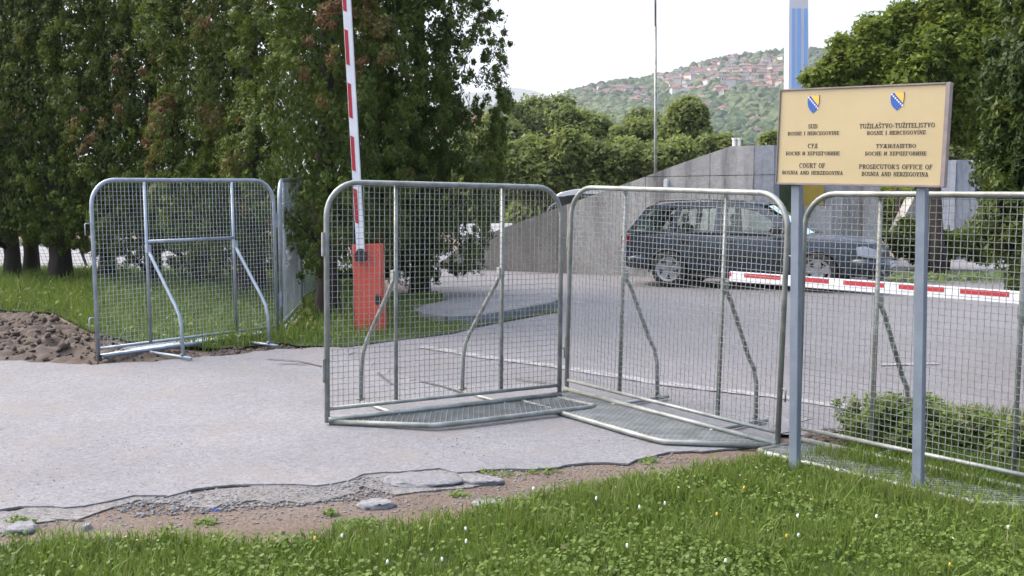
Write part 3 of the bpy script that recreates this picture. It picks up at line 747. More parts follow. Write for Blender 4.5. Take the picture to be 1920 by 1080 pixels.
# ------------------------------------------------------------------ lifting barriers
def boom(root, a, b, wd, th, stripes, face, name='arm', slant=.06):
    """arm from a to b (local), wd tall, th thick; red stripes proud on the face side"""
    a, b = Vector(a), Vector(b); t = (b - a).normalized(); nrm = Vector(face).normalized(); up = nrm.cross(t).normalized(); nrm = t.cross(up) if t.cross(up).dot(nrm) > 0 else -t.cross(up)
    def P(s, h, d_): return a + t * s + up * h + nrm * d_
    Lh = (b - a).length
    m_ = MB(); m_.add([P(s, h, d_) for s in (0, Lh) for h in (-wd/2, wd/2) for d_ in (-th/2, th/2)], [(0,1,3,2),(4,6,7,5),(0,4,5,1),(2,3,7,6),(0,2,6,4),(1,5,7,3)])
    arm = m_.build(name, M['white_paint'], root, bevel=.006)
    for s0, s1, h0, h1 in stripes:
        q = MB(); q.add([P(s0 - slant * .0, h0, th/2 - .002), P(s1 - slant, h0, th/2 - .002), P(s1, h1, th/2 - .002), P(s0 + slant, h1, th/2 - .002)] + [P(s0, h0, th/2 + .003), P(s1 - slant, h0, th/2 + .003), P(s1, h1, th/2 + .003), P(s0 + slant, h1, th/2 + .003)],
              [(0,3,2,1),(4,5,6,7),(0,1,5,4),(1,2,6,5),(2,3,7,6),(3,0,4,7)])
        q.build('red_stripe', M['red_paint'], arm)
    return arm
bc = G(694, 626); by = bc.y + .12
bx = at(694, 600, by).x
root = empty('lifting_barrier', (bx, by, bc.z), 'orange barrier housing with its white and red arm raised', 'barrier')
sc_ = by / F
hh = at(694, 457, by).z - bc.z
m_ = MB()
w0 = 54 * sc_ / 2
m_.add([(-w0+.02,-.15,-.05),(w0+.02,-.15,-.05),(w0+.02,.15,-.05),(-w0+.02,.15,-.05),(-w0-.02,-.15,hh-.012),(w0-.02,-.15,hh),(w0-.02,.15,hh),(-w0-.02,.15,hh-.012)], [(0,3,2,1),(4,5,6,7),(0,1,5,4),(1,2,6,5),(2,3,7,6),(3,0,4,7)])
body = m_.build('housing', M['orange'], root, bevel=.008)
MB().box(w0 - .17, w0 - .015, -.158, -.149, .04, hh - .04).build('door', M['orange'], root, bevel=.003)
MB().box(w0 - .085, w0 - .02, -.172, -.157, hh - .72, hh - .60).build('lock', M['black_rubber'], root, bevel=.004)
hub = MB(); hub.prism([(-.075, 0), (-.06, -.07), (.05, -.07), (.07, 0), (.03, .08), (-.03, .08)], lambda a, b: (a - .075, -.24, hh - .13 + b), lambda a, b: (a - .075, -.152, hh - .13 + b))
hub.build('arm_bracket', M['car_black'], root, bevel=.006)
a = Vector((-.075, -.20, hh - .10)); topw = at(650, 0, by - .2); b = Vector((topw.x - bx, -.2, topw.z - bc.z)); dirv = (b - a).normalized(); b = a + dirv * 4.6
per = 96 * sc_
st = []
k = 0
y0 = (468 - 415) * sc_
while y0 + k * per < 4.5:
    st.append((y0 + k * per, y0 + k * per + 68 * sc_, .006, .042) if False else (y0 + k * per, y0 + k * per + 66 * sc_, .001, .043)); k += 1
boom(root, a, b, .098, .05, st, (0, -1, 0), slant=.02)
MB().tube([(w0 + .30, .35, -.05), (w0 + .30, .35, .45)], .035, 10).build('bollard_stub', M['galv'], root) if False else None

# closed barrier arm on the right
aR = at(1960, 562, 8.75); aL = at(1370, 518, 11.4)
bz = float(gz(4.62, 8.7))
root = empty('lifting_barrier', (4.62, 8.72, bz), 'white and red barrier arm lowered across the road in front of the car', 'barrier')
off = Vector((4.62, 8.72, bz))
dv = (aL - aR).normalized(); Lh = (aL - aR).length
# stripe positions along the arm from pixels
def along(px):
    best = min(range(2001), key=lambda i: abs(960 + F * ((aL.lerp(aR, i / 2000)).x / ((aL.lerp(aR, i / 2000)).y * cp + (EYE - aL.lerp(aR, i / 2000).z) * sp)) - px))
    return best / 2000 * Lh
sts = []
for x0, x1 in ((1370, 1374), (1398, 1466), (1496, 1556), (1584, 1660), (1688, 1773), (1803, 1895)):
    sts.append((along(x0), along(x1), .020, -.010))
arm = boom(root, aL - off, aR - off, .108, .05, [(s0, s1, .002, .046) for s0, s1, _, _ in sts], (-.8, -.6, 0), slant=-.0)
MB().box(-.17, .17, -.15, .15, -.05, 1.08).build('housing', M['orange'], root, bevel=.008)

# ------------------------------------------------------------------ sign board
TK, TN = .18, .10
def glyph(ch):
    """returns (width, [polygons]) built from thick and thin strokes with serifs, letter height 1"""
    Pp = []
    def ln(x0, y0, x1, y1, t):
        d_ = Vector((x1 - x0, y1 - y0)); l_ = d_.length; n_ = Vector((-d_.y, d_.x)) / l_ * t / 2
        Pp.append([(x0 - n_.x, y0 - n_.y), (x1 - n_.x, y1 - n_.y), (x1 + n_.x, y1 + n_.y), (x0 + n_.x, y0 + n_.y)])
    def se(x, y, w_=.36): Pp.append([(x - w_/2, y - .04 if y > .5 else y), (x + w_/2, y - .04 if y > .5 else y), (x + w_/2, y + (0 if y > .5 else .04) + (.03 if y > .5 else .03)), (x - w_/2, y + (0 if y > .5 else .04) + .03)])
    def V_(x, y0=0, y1=1, t=TK, s0=True, s1=True):
        ln(x, y0, x, y1, t)
        if s0: se(x, y0)
        if s1: se(x, y1 - .03)
    def ar(cx, cy, rx, ry, a0, a1, t0=TN, t1=TK, n_=12):
        for i in range(n_):
            q0 = R(a0 + (a1 - a0) * i / n_); q1 = R(a0 + (a1 - a0) * (i + 1) / n_)
            th = lambda q: t0 + (t1 - t0) * abs(math.cos(q))
            Pp.append([(cx + (rx - th(q0)/2) * math.cos(q0), cy + (ry - TN/2) * math.sin(q0)), (cx + (rx - th(q1)/2) * math.cos(q1), cy + (ry - TN/2) * math.sin(q1)),
                       (cx + (rx + th(q1)/2) * math.cos(q1), cy + (ry + TN/2) * math.sin(q1)), (cx + (rx + th(q0)/2) * math.cos(q0), cy + (ry + TN/2) * math.sin(q0))])
    w_ = .8
    c_ = {'С': 'C', 'О': 'O', 'Е': 'E', 'Н': 'H', 'Х': 'X', 'Р': 'P', 'В': 'B', 'Т': 'T', 'А': 'A'}.get(ch, ch)
    if c_ == 'I': w_ = .4; V_(.2)
    elif c_ == 'L': w_ = .7; V_(.18); ln(.18, .05, .68, .05, TN); ln(.65, 0, .65, .28, .07)
    elif c_ == 'T': V_(.4, s1=False); ln(.02, .95, .78, .95, TN); ln(.05, .72, .05, 1, .07); ln(.75, .72, .75, 1, .07)
    elif c_ == 'H': w_ = .9; V_(.2); V_(.7); ln(.2, .5, .7, .5, TN)
    elif c_ == 'N': w_ = .9; V_(.17, t=TN); ln(.17, 1, .73, 0, TK); V_(.73, t=TN, s0=False)
    elif c_ == 'И': w_ = .9; V_(.18); V_(.72); ln(.18, .05, .72, .95, TN)
    elif c_ in 'EF':
        w_ = .75; V_(.18); ln(.18, .95, .7, .95, TN); ln(.18, .5, .55, .5, TN); ln(.67, .74, .67, 1, .07); ln(.55, .4, .55, .62, .06)
        if c_ == 'E': ln(.18, .05, .7, .05, TN); ln(.69, 0, .69, .27, .07)
    elif c_ == 'Г': w_ = .72; V_(.18); ln(.18, .95, .66, .95, TN); ln(.65, .72, .65, 1, .07)
    elif c_ in 'OQ': w_ = .9; ar(.45, .5, .33, .46, 0, 360, n_=22)
    elif c_ in 'CG':
        w_ = .85; ar(.45, .5, .33, .46, 45, 315, n_=18); ln(.70, .70, .70, .98, .07)
        if c_ == 'G': V_(.68, 0.02, .45, s0=False, s1=True)
    elif c_ == 'D': w_ = .88; V_(.18); ar(.36, .5, .38, .45, -90, 90); ln(.15, .95, .38, .95, TN); ln(.15, .05, .38, .05, TN)
    elif c_ in 'BPR':
        V_(.18); ar(.38, .74, .25, .21, -90, 90); ln(.18, .95, .4, .95, TN); ln(.18, .53, .4, .53, TN)
        if c_ == 'B': ar(.40, .28, .28, .23, -90, 90); ln(.18, .05, .4, .05, TN)
        if c_ == 'R': ln(.38, .53, .72, .03, TK); se(.74, 0, .22)
    elif c_ == 'Б': V_(.18); ar(.38, .3, .28, .25, -90, 90); ln(.18, .05, .4, .05, TN); ln(.18, .55, .4, .55, TN); ln(.18, .95, .68, .95, TN); ln(.67, .74, .67, 1, .07)
    elif c_ == 'S': w_ = .66; ar(.33, .72, .22, .23, 40, 250, n_=12); ar(.33, .27, .24, .23, -140, 90, n_=14); ln(.53, .72, .53, .96, .07); ln(.1, .04, .1, .3, .07)
    elif c_ == 'Z': w_ = .75; ln(.06, .95, .68, .95, TN); ln(.62, .95, .12, .05, TK); ln(.06, .05, .7, .05, TN); ln(.08, .72, .08, 1, .07); ln(.69, 0, .69, .28, .07)
    elif c_ in 'UJ':
        if c_ == 'U': w_ = .88; ln(.18, .3, .18, 1, TK); se(.18, .97); ln(.70, .3, .70, 1, TN); se(.70, .97); ar(.44, .32, .26, .28, 180, 360)
        else: w_ = .5; V_(.3, .1, 1, s0=False); ar(.14, .08, .16, .22, -110, 0)
    elif c_ == 'V': w_ = .85; ln(.16, 1, .43, 0, TK); ln(.70, 1, .43, 0, TN); se(.16, .97); se(.70, .97)
    elif c_ == 'A': w_ = .85; ln(.14, 0, .42, 1, TN); ln(.42, 1, .70, 0, TK); ln(.25, .34, .6, .34, TN); se(.14, 0, .28); se(.70, 0)
    elif c_ == 'X': w_ = .85; ln(.14, 1, .70, 0, TK); ln(.70, 1, .14, 0, TN); se(.16, .97, .3); se(.68, 0, .3); se(.68, .97, .26); se(.16, 0, .26)
    elif c_ == 'У': w_ = .8; ln(.14, 1, .44, .38, TK); ln(.70, 1, .34, .05, TN); ln(.34, .06, .14, .08, TK * .8); se(.16, .97, .3); se(.68, .97, .26)
    elif c_ == 'Д': w_ = .92; ln(.28, .1, .36, 1, TN); V_(.66, .05, 1, s0=False); ln(.3, .95, .7, .95, TN); ln(.05, .07, .88, .07, TN); ln(.08, -.14, .08, .1, .07); ln(.86, -.14, .86, .1, .07)
    elif c_ == 'Л': w_ = .88; ln(.20, .0, .32, 1, TN); V_(.66); ln(.3, .95, .7, .95, TN); se(.18, 0, .28)
    elif c_ == 'Ц': w_ = .92; V_(.18, s0=False); V_(.66, s0=False); ln(.1, .05, .86, .05, TN); ln(.85, -.16, .85, .1, .08)
    elif c_ == 'Ш': w_ = 1.2; V_(.18, s0=False); V_(.58, s0=False); V_(.98, s0=False); ln(.1, .05, 1.06, .05, TN)
    elif c_ == 'Ж': w_ = 1.15; V_(.56); ln(.12, 1, .48, .5, TN); ln(.12, 0, .48, .5, TK * .8); ln(1.0, 1, .64, .5, TN); ln(1.0, 0, .64, .5, TK * .8); se(.14, 0, .24); se(.98, 0, .24)
    elif c_ == "'": w_ = .25; ln(.12, .72, .14, 1, .12)
    elif c_ == '-': w_ = .45; ln(.06, .42, .38, .42, .13)
    elif c_ == ' ': w_ = .5
    elif c_ in 'ŽŠ':
        w_, Pp2 = glyph({'Ž': 'Z', 'Š': 'S'}[c_]); Pp = Pp2; cx = w_ / 2 - .02
        Pp.append([(cx - .2, 1.3), (cx - .12, 1.3), (cx + .02, 1.12), (cx - .03, 1.08)]); Pp.append([(cx + .2, 1.3), (cx + .12, 1.3), (cx - .02, 1.12), (cx + .03, 1.08)])
    return w_, Pp

dL, dR = 7.12, 6.40
q0 = at(1454, 346, dL); q1 = at(1772, 352, dR)
ux = Vector((q1.x - q0.x, q1.y - q0.y, (at(1772, 352, dR).z - q0.z + at(1772, 154, dR).z - at(1454, 168, dL).z) / 2)); Wb = ux.length; ux.normalize()
vy = Vector((0, 0, 1)).cross(ux).normalized(); uz = ux.cross(vy)
BM = Matrix(((ux.x, vy.x, uz.x, q0.x), (ux.y, vy.y, uz.y, q0.y), (ux.z, vy.z, uz.z, q0.z), (0, 0, 0, 1)))
Hb = (at(1454, 168, dL).z - q0.z + at(1772, 154, dR).z - q1.z) / 2
sign = empty('sign_board', label='cream sign board of the court and prosecutor on two grey posts in the grass', cat='sign', mat=BM)
BI = BM.inverted()
def onboard(px, py):
    o_ = BI @ Vector((0, 0, EYE)); d_ = (BI.to_3x3() @ ray(px, py)); t = (0 - o_.y) / d_.y
    return o_.x + d_.x * t, o_.z + d_.z * t
bl_, br_, bt_, bb_ = .009, .030, .011, .014
MB().box(bl_, Wb - br_, .003, .03, bb_, Hb - bt_).build('sign_face', M['sign_face'], sign)
MB().box(0, bl_, -.008, .035, 0, Hb).build('frame_bar', M['sign_frame'], sign, bevel=.003)
MB().box(Wb - br_, Wb, -.010, .035, 0, Hb).build('frame_bar', M['sign_frame'], sign, bevel=.004)
MB().box(bl_, Wb - br_, -.008, .035, Hb - bt_, Hb).build('frame_bar', M['sign_frame'], sign, bevel=.003)
MB().box(bl_, Wb - br_, -.008, .035, 0, bb_).build('frame_bar', M['sign_frame'], sign, bevel=.003)
def text(s, x0, x1, y0, y1):
    a_ = onboard(x0, y1); b_ = onboard(x1, y1); t_ = onboard((x0 + x1) / 2, y0); bt = onboard((x0 + x1) / 2, y1)
    h_ = t_[1] - bt[1]; gl_ = [glyph(ch) for ch in s]; tot = sum(g_[0] for g_ in gl_) + .06 * (len(s) - 1)
    sx_ = (b_[0] - a_[0]) / tot; m_ = MB(); x = a_[0]
    for w_, ps in gl_:
        for pl in ps:
            def f0(a, b, x=x): return (x + a * sx_, .001, bt[1] + b * h_ + (a * 0))
            def f1(a, b, x=x): return (x + a * sx_, -.001, bt[1] + b * h_)
            m_.prism(pl, f0, f1)
        x += (w_ + .06) * sx_
    o = m_.build('lettering', M['ink'], sign, fix=True); o.location = (0, .002, 0)
for tline in (("SUD", 1515, 1532.5, 232.7, 241), ("BOSNE I HERCEGOVINE", 1476.5, 1573, 246.4, 253.4), ("СУД", 1514, 1532.5, 269.3, 277.5),
              ("БОСНЕ И ХЕРЦЕГОВИНЕ", 1473, 1574, 284, 291), ("COURT OF", 1498, 1546.5, 305.8, 315), ("BOSNIA AND HERZEGOVINA", 1466, 1580, 320.3, 327.3),
              ("TUŽILAŠTVO-TUŽITELJSTVO", 1611, 1752.5, 231, 239.7), ("BOSNE I HERCEGOVINE", 1625, 1735.6, 245, 252.3), ("ТУЖИЛАШТВО", 1642, 1717, 269.8, 277.3),
              ("БОСНЕ И ХЕРЦЕГОВИНЕ", 1621.5, 1736.6, 284, 291.3), ("PROSECUTOR'S OFFICE OF", 1610, 1748, 308.2, 317), ("BOSNIA AND HERZEGOVINA", 1615, 1740, 322.3, 330.3)):
    text(*tline)
def emblem(x0, x1, y0, y1):
    a_ = onboard(x0, (y0 + y1) / 2)[0]; b_ = onboard(x1, (y0 + y1) / 2)[0]; zt = onboard((x0 + x1) / 2, y0)[1]; zb = onboard((x0 + x1) / 2, y1)[1]
    S = lambda u, v: (a_ + u * (b_ - a_), zb + v * (zt - zb))
    def pl(poly, d0, d1, mat, nm, par):
        m_ = MB(); m_.prism([S(*q) for q in poly], lambda a, b: (a, d0, b), lambda a, b: (a, d1, b)); return m_.build(nm, M[mat], par)
    sh = [(0, .88), (.18, .93), (.5, 1), (.82, .93), (1, .98), (1, .6), (.93, .35), (.75, .15), (.5, 0), (.25, .15), (.07, .35), (0, .6)]
    e_ = pl(sh, .003, .0, 'blue', 'emblem', sign)
    pl([(.26, .95), (.5, .985), (.82, .93), (.97, .94), (.98, .60), (.93, .40)], 0, -.0025, 'gold', 'emblem_triangle', e_)
    for k in range(7):
        t = k / 6; cx, cy = .10 + .80 * t, .86 - .60 * t; r_ = .062
        star = []
        for i in range(10):
            rr = r_ * (1.15 if i % 2 == 0 else .5); q = math.pi / 2 + i * math.pi / 5; star.append((cx + rr * math.cos(q) * 1.3, cy + rr * math.sin(q)))
        m_ = MB(); c0 = S(cx, cy); ring = [S(*q) for q in star]
        m_.add([(c0[0], -.003, c0[1])] + [(a, -.003, b) for a, b in ring], [(0, 1 + i, 1 + (i + 1) % 10) for i in range(10)])
        m_.build('star', M['star_white'], e_, fix=False)
emblem(1514, 1536, 178, 212); emblem(1669.5, 1695, 172, 207)
for px, dd in ((1492, 7.06), (1727, 6.52)):
    t = at(px, 346, dd); lo = BI @ Vector((t.x, t.y, t.z)); bt = at(px - 5 if px > 1600 else px - 2, 890, dd)
    topx = lo.x
    zb = float(gz(bt.x, bt.y)) - .15
    lb = BI @ Vector((bt.x, bt.y, zb)); tp = Vector((topx, .055, .0))
    m_ = MB(); h_ = .03
    vs = [(lb.x + a, .055 + b, lb.z) for a, b in ((-h_, -h_), (h_, -h_), (h_, h_), (-h_, h_))] + [(tp.x + a, .055 + b, -.001) for a, b in ((-h_, -h_), (h_, -h_), (h_, h_), (-h_, h_))]
    m_.add(vs, [(0,3,2,1),(4,5,6,7),(0,1,5,4),(1,2,6,5),(2,3,7,6),(3,0,4,7)])
    m_.build('post', M['post_grey'], sign, bevel=.004)

# ------------------------------------------------------------------ estate car
def estate_car():
    Wr = G(1253, 538)
    yaw = R(-26)
    root = empty('parked_car', label='dark blue-grey estate car parked along the concrete wall', cat='car')
    # lower body loft: x stations, (bottom, belt, halfwidth)
    St = [(-2.10, .42, .72, .70), (-2.14, .36, .80, .78), (-2.10, .30, .92, .815), (-1.95, .26, .945, .84), (-1.6, .24, .945, .86), (-1.2, .22, .94, .866), (-.6, .21, .935, .868), (0, .21, .925, .868), (.5, .21, .915, .866),
          (.95, .21, .91, .86), (1.3, .21, .895, .855), (1.6, .22, .87, .845), (1.9, .24, .825, .80), (2.08, .27, .765, .73), (2.18, .32, .67, .62), (2.20, .38, .58, .55)]
    rings = []
    for x, zb, zt, hw in St:
        h = zt - zb; crown = .03 if x < .95 else .05
        pr = [(0, zb), (hw * .88, zb), (hw * .97, zb + h * .10), (hw, zb + h * .34), (hw * 1.0, zb + h * .55), (hw * .985, zb + h * .8), (hw * .95, zb + h * .95), (hw * .90, zt), (hw * .5, zt + crown * .7), (0, zt + crown)]
        ring = [(x, y, z) for y, z in pr] + [(x, -y, z) for y, z in pr[-2:0:-1]]
        rings.append(ring)
    k = len(rings[0]); V = [v for r_ in rings for v in r_]; Fc = []
    for i in range(len(rings) - 1):
        for j in range(k): Fc.append((i*k+j, i*k+(j+1) % k, (i+1)*k+(j+1) % k, (i+1)*k+j))
    Fc.append(tuple(range(k))[::-1]); Fc.append(tuple((len(rings)-1)*k+j for j in range(k)))
    me = bpy.data.meshes.new('body'); me.from_pydata(V, [], Fc)
    bm = bmesh.new(); bm.from_mesh(me); bmesh.ops.recalc_face_normals(bm, faces=bm.faces); bm.to_mesh(me); bm.free()
    tmp = bpy.data.objects.new('tmp_body', me); C.objects.link(tmp)
    ss = tmp.modifiers.new('s', 'SUBSURF'); ss.levels = 2; ss.render_levels = 2
    cutters = []
    for wx in (-1.27, 1.24):
        for sy in (1, -1):
            b = MB().tube([(wx, sy * .55, .30), (wx, sy * 1.0, .30)], .355, 32).build('cut', M['car_black']); cutters.append(b)
            bo = tmp.modifiers.new('b', 'BOOLEAN'); bo.operation = 'DIFFERENCE'; bo.object = b; bo.solver = 'EXACT'
    dg = bpy.context.evaluated_depsgraph_get(); ev = tmp.evaluated_get(dg); me2 = bpy.data.meshes.new_from_object(ev); me2.name = 'body'
    bpy.data.objects.remove(tmp)
    for c_ in cutters: bpy.data.objects.remove(c_)
    me2.materials.clear(); body = link('body', me2, M['car'], root, True)
    mod = body.modifiers.new('e', 'EDGE_SPLIT'); mod.split_angle = R(35)
    # greenhouse
    ys = lambda z: .80 - max(0, z - .92) * .36
    side = [(-2.06, .93), (-1.76, 1.34), (-1.62, 1.405), (-1.2, 1.435), (-.5, 1.445), (.05, 1.425), (.30, 1.375), (.62, 1.19), (1.02, .93)]
    wins = [('rear_side_window', [(-1.93, .955), (-1.70, 1.29), (-1.62, 1.335), (-1.20, 1.36), (-1.29, .955)]),
            ('rear_door_window', [(-1.20, .955), (-1.11, 1.35), (-.50, 1.37), (-.50, .95)]),
            ('front_door_window', [(-.40, .95), (-.40, 1.37), (-.02, 1.355), (.18, 1.315), (.42, 1.18), (.62, .945)])]
    for sy in (1, -1):
        pts = [Vector(p_) for p_ in side]; ed = [(i, (i + 1) % len(side)) for i in range(len(side))]
        allp = list(pts); holes = []
        for nm, wpoly in wins:
            b0 = len(allp); allp += [Vector(q) for q in wpoly]; ed += [(b0 + i, b0 + (i + 1) % len(wpoly)) for i in range(len(wpoly))]
        r_ = geometry.delaunay_2d_cdt(allp, ed, [], 1, 1e-6)
        vv = r_[0]; ff = [f for f in r_[2]]
        keep = []
        for f in ff:
            c_ = np.array([[sum(vv[i].x for i in f) / len(f), sum(vv[i].y for i in f) / len(f)]])
            if inpoly(c_, side)[0] and not any(inpoly(c_, wp)[0] for _, wp in wins): keep.append(f)
        bm = bmesh.new(); vs = [bm.verts.new((v.x, sy * ys(v.y), v.y)) for v in vv]
        for f in keep: bm.faces.new([vs[i] for i in f])
        bmesh.ops.delete(bm, geom=[v for v in bm.verts if not v.link_faces], context='VERTS')
        me = bpy.data.meshes.new('window_frame'); bm.to_mesh(me); bm.free()
        o = link('window_frame', me, M['car'], root); md = o.modifiers.new('t', 'SOLIDIFY'); md.thickness = .035; md.offset = 0
        for nm, wpoly in wins:
            me = bpy.data.meshes.new(nm); me.from_pydata([(x, sy * (ys(z) - .004), z) for x, z in wpoly], [], [tuple(range(len(wpoly)))])
            link(nm, me, M['glass'], root)
        MB().tube([(-1.03, sy * ys(.95), .95), (-.98, sy * ys(1.36), 1.355)], .012, 6).build('window_divider', M['car_black'], root)
    # roof, windscreen, rear glass
    rf = [(-1.76, 1.335), (-1.62, 1.40), (-1.2, 1.432), (-.5, 1.443), (.05, 1.423), (.30, 1.373)]
    V = []; Fc = []; q = 9
    for x, z in rf:
        for j in range(q):
            t = -1 + 2 * j / (q - 1); V.append((x, t * (ys(z) + .005), z + .045 * (1 - t * t)))
    for i in range(len(rf) - 1):
        for j in range(q - 1): Fc.append((i*q+j, i*q+j+1, (i+1)*q+j+1, (i+1)*q+j))
    me = bpy.data.meshes.new('roof'); me.from_pydata(V, [], Fc); o = link('roof', me, M['car'], root, True); md = o.modifiers.new('t', 'SOLIDIFY'); md.thickness = .025
    def glasspanel(nm, x0, z0, x1, z1, bow):
        V = []; Fc = []; q = 9
        for i in range(5):
            s = i / 4; x = x0 + (x1 - x0) * s; z = z0 + (z1 - z0) * s
            for j in range(q):
                t = -1 + 2 * j / (q - 1); V.append((x + bow * (1 - t*t), t * (ys(z) - .01), z + .04 * (1 - t*t) * (1 - s) + .035 * s * (1 - t * t)))
        for i in range(4):
            for j in range(q - 1): Fc.append((i*q+j, i*q+j+1, (i+1)*q+j+1, (i+1)*q+j))
        me = bpy.data.meshes.new(nm); me.from_pydata(V, [], Fc); link(nm, me, M['glass'], root, True)
    glasspanel('windscreen', .30, 1.373, 1.02, .925, .08); glasspanel('rear_window', -1.76, 1.335, -2.06, .93, -.06)
    # inside
    for sx in (-.15, .0):
        pass
    for (sx, sy) in ((-.05, .38), (-.05, -.38), (-.95, .4), (-.95, -.4)):
        MB().box(sx - .30, sx + .18, sy - .24, sy + .24, .45, .62).build('seat', M['seat_cloth'], root, bevel=.03)
        m_ = MB(); m_.prism([(sx - .32, .55), (sx - .18, .55), (sx - .34, 1.08), (sx - .44, 1.08)], lambda a, b: (a, sy - .23, b), lambda a, b: (a, sy + .23, b)); m_.build('seat_back', M['seat_cloth'], root, bevel=.03)
        MB().box(sx - .46, sx - .37, sy - .12, sy + .12, 1.09, 1.25).build('headrest', M['seat_cloth'], root, bevel=.03)
    MB().box(.52, .98, -.72, .72, .7, .93).build('dashboard', M['car_black'], root, bevel=.04)
    # wheels
    for wx in (-1.27, 1.24):
        for sy in (1, -1):
            wr_ = empty('wheel', (wx, sy * .78, .312)); wr_.parent = root
            prof = [(.20, -.09), (.24, -.10), (.295, -.095), (.312, -.07), (.314, 0), (.312, .07), (.295, .095), (.24, .10), (.20, .09)]
            V = []; Fc = []; nn = 36
            for i in range(nn):
                a_ = 2 * math.pi * i / nn
                for r1, yy in prof: V.append((r1 * math.cos(a_), yy, r1 * math.sin(a_)))
            kk = len(prof)
            for i in range(nn):
                for j in range(kk - 1): Fc.append((i*kk+j, ((i+1) % nn)*kk+j, ((i+1) % nn)*kk+j+1, i*kk+j+1))
            me = bpy.data.meshes.new('tyre'); me.from_pydata(V, [], Fc); link('tyre', me, M['black_rubber'], wr_, True)
            rm = MB(); yo = sy * .075
            ring = [(r1 * math.cos(2*math.pi*i/36), y1, r1 * math.sin(2*math.pi*i/36)) for i in range(36) for r1, y1 in ((.215, sy * .098), (.175, sy * .085), (.195, -sy * .08))]
            rm.add(ring, [(i*3+j, ((i+1) % 36)*3+j, ((i+1) % 36)*3+j+1, i*3+j+1) for i in range(36) for j in range(2)])
            for s_ in range(5):
                a_ = 2 * math.pi * s_ / 5 + .3
                ca, sa = math.cos(a_), math.sin(a_); px_, pz_ = -sa, ca
                rm.add([(ca*.04 + px_*w_, y1, sa*.04 + pz_*w_) for w_, y1 in ((-.045, yo), (.045, yo))] + [(ca*.19 + px_*w_, y1, sa*.19 + pz_*w_) for w_, y1 in ((.058, sy*.088), (-.058, sy*.088))] +
                       [(ca*.04 + px_*w_, y1 - sy*.03, sa*.04 + pz_*w_) for w_, y1 in ((-.045, yo), (.045, yo))] + [(ca*.19 + px_*w_, y1 - sy*.03, sa*.19 + pz_*w_) for w_, y1 in ((.058, sy*.088), (-.058, sy*.088))],
                       [(0,1,2,3),(7,6,5,4),(0,4,5,1),(1,5,6,2),(2,6,7,3),(3,7,4,0)])
            rm.build('rim', M['alloy'], wr_)
            MB().tube([(0, sy*.03, 0), (0, sy*.092, 0)], .05, 16).build('hub_cap', M['alloy'], wr_)
            MB().tube([(0, sy*.0, 0), (0, sy*.03, 0)], .13, 24).build('brake_disc', M['galv'], wr_)
            MB().tube([(wx, sy*.54, .30), (wx, sy*.56, .30)], .35, 28).build('wheel_well', M['car_black'], root)
            # arch lip
            lp = [(wx + .36 * math.cos(R(t)), sy * .858, .30 + .36 * math.sin(R(t))) for t in range(-8, 189, 7)]
            MB().tube(lp, .014, 6).build('arch_lip', M['car'], root, True)
    for sy in (1, -1):
        MB().box(-.86, .82, min(sy*.862, sy*.884), max(sy*.862, sy*.884), .50, .56).build('side_moulding', M['car_black'], root, bevel=.006)
        MB().box(-.90, .86, min(sy*.80, sy*.862), max(sy*.80, sy*.862), .17, .25).build('sill', M['car_black'], root, bevel=.01)
        MB().tube([(-1.62, sy*.60, 1.425), (-1.5, sy*.60, 1.485), (-.7, sy*.60, 1.50), (-.05, sy*.60, 1.475), (.08, sy*.60, 1.42)], .014, 8).build('roof_rail', M['car_black'], root, True)
        MB().tube([(-.8, sy*.60, 1.43), (-.8, sy*.60, 1.50)], .012, 6).build('rail_foot', M['car_black'], root)
        MB().box(.48, .66, min(sy*.86, sy*1.0), max(sy*.86, sy*1.0), .93, 1.05).build('door_mirror', M['car_black'], root, bevel=.03)
        for hx in (-.70, .28 - .55):
            pass
        for hx in (-.62 - .45, -.30):
            MB().box(hx, hx + .18, min(sy*.86, sy*.895), max(sy*.86, sy*.895), .775, .805).build('door_handle', M['car_black'], root, bevel=.008)
        for lx in (-.45, .62, -1.05):
            MB().box(lx - .004, lx + .004, min(sy*.863, sy*.8705), max(sy*.863, sy*.8705), .26, .86).build('door_gap', M['black_rubber'], root)
        MB().box(-2.165, -1.98, min(sy*.60, sy*.815), max(sy*.60, sy*.815), .62, .90).build('tail_light', M['tail_red'], root, bevel=.03)
        m_ = MB(); m_.prism([(1.88, .585), (2.17, .555), (2.15, .69), (2.0, .75), (1.86, .735)], lambda a, b: (a, sy*(.54), b), lambda a, b: (a - .05, sy*(.80), b)); m_.build('headlight', M['lamp_clear'], root, bevel=.015)
        MB().box(2.14, 2.235, min(sy*.42, sy*.58), max(sy*.42, sy*.58), .30, .38).build('fog_light', M['lamp_clear'], root, bevel=.01)
    for z in (.60, .635, .67):
        MB().box(2.10, 2.19 - (z - .6) * .6, -.44, .44, z - .010, z + .010).build('grille_bar', M['alloy'], root, bevel=.003)
    MB().box(2.02, 2.125, -.50, .50, .575, .69).build('grille', M['car_black'], root, bevel=.01)
    # bumpers
    for nm, x, s in (('front_bumper', 2.19, 1), ('rear_bumper', -2.12, -1)):
        pts = [(x - s*.42, -.84, .44), (x - s*.15, -.76, .44), (x, -.5, .44), (x + s*.02, 0, .44), (x, .5, .44), (x - s*.15, .76, .44), (x - s*.42, .84, .44)]
        m_ = MB(); m_.tube(pts, .095, 10); o = m_.build(nm, M['car'], root, True); o.scale = (1, 1, 1.15); o.location.z = -.06
    MB().box(2.285, 2.30, -.26, .26, .38, .49).build('number_plate', M['plate'], root, bevel=.004)
    MB().box(1.95, 2.24, -.70, .70, .22, .34).build('air_intake', M['car_black'], root, bevel=.03)
    MB().tube([(1.12, .1, .93), (1.0, .6, .965)], .008, 5).build('wiper', M['car_black'], root)
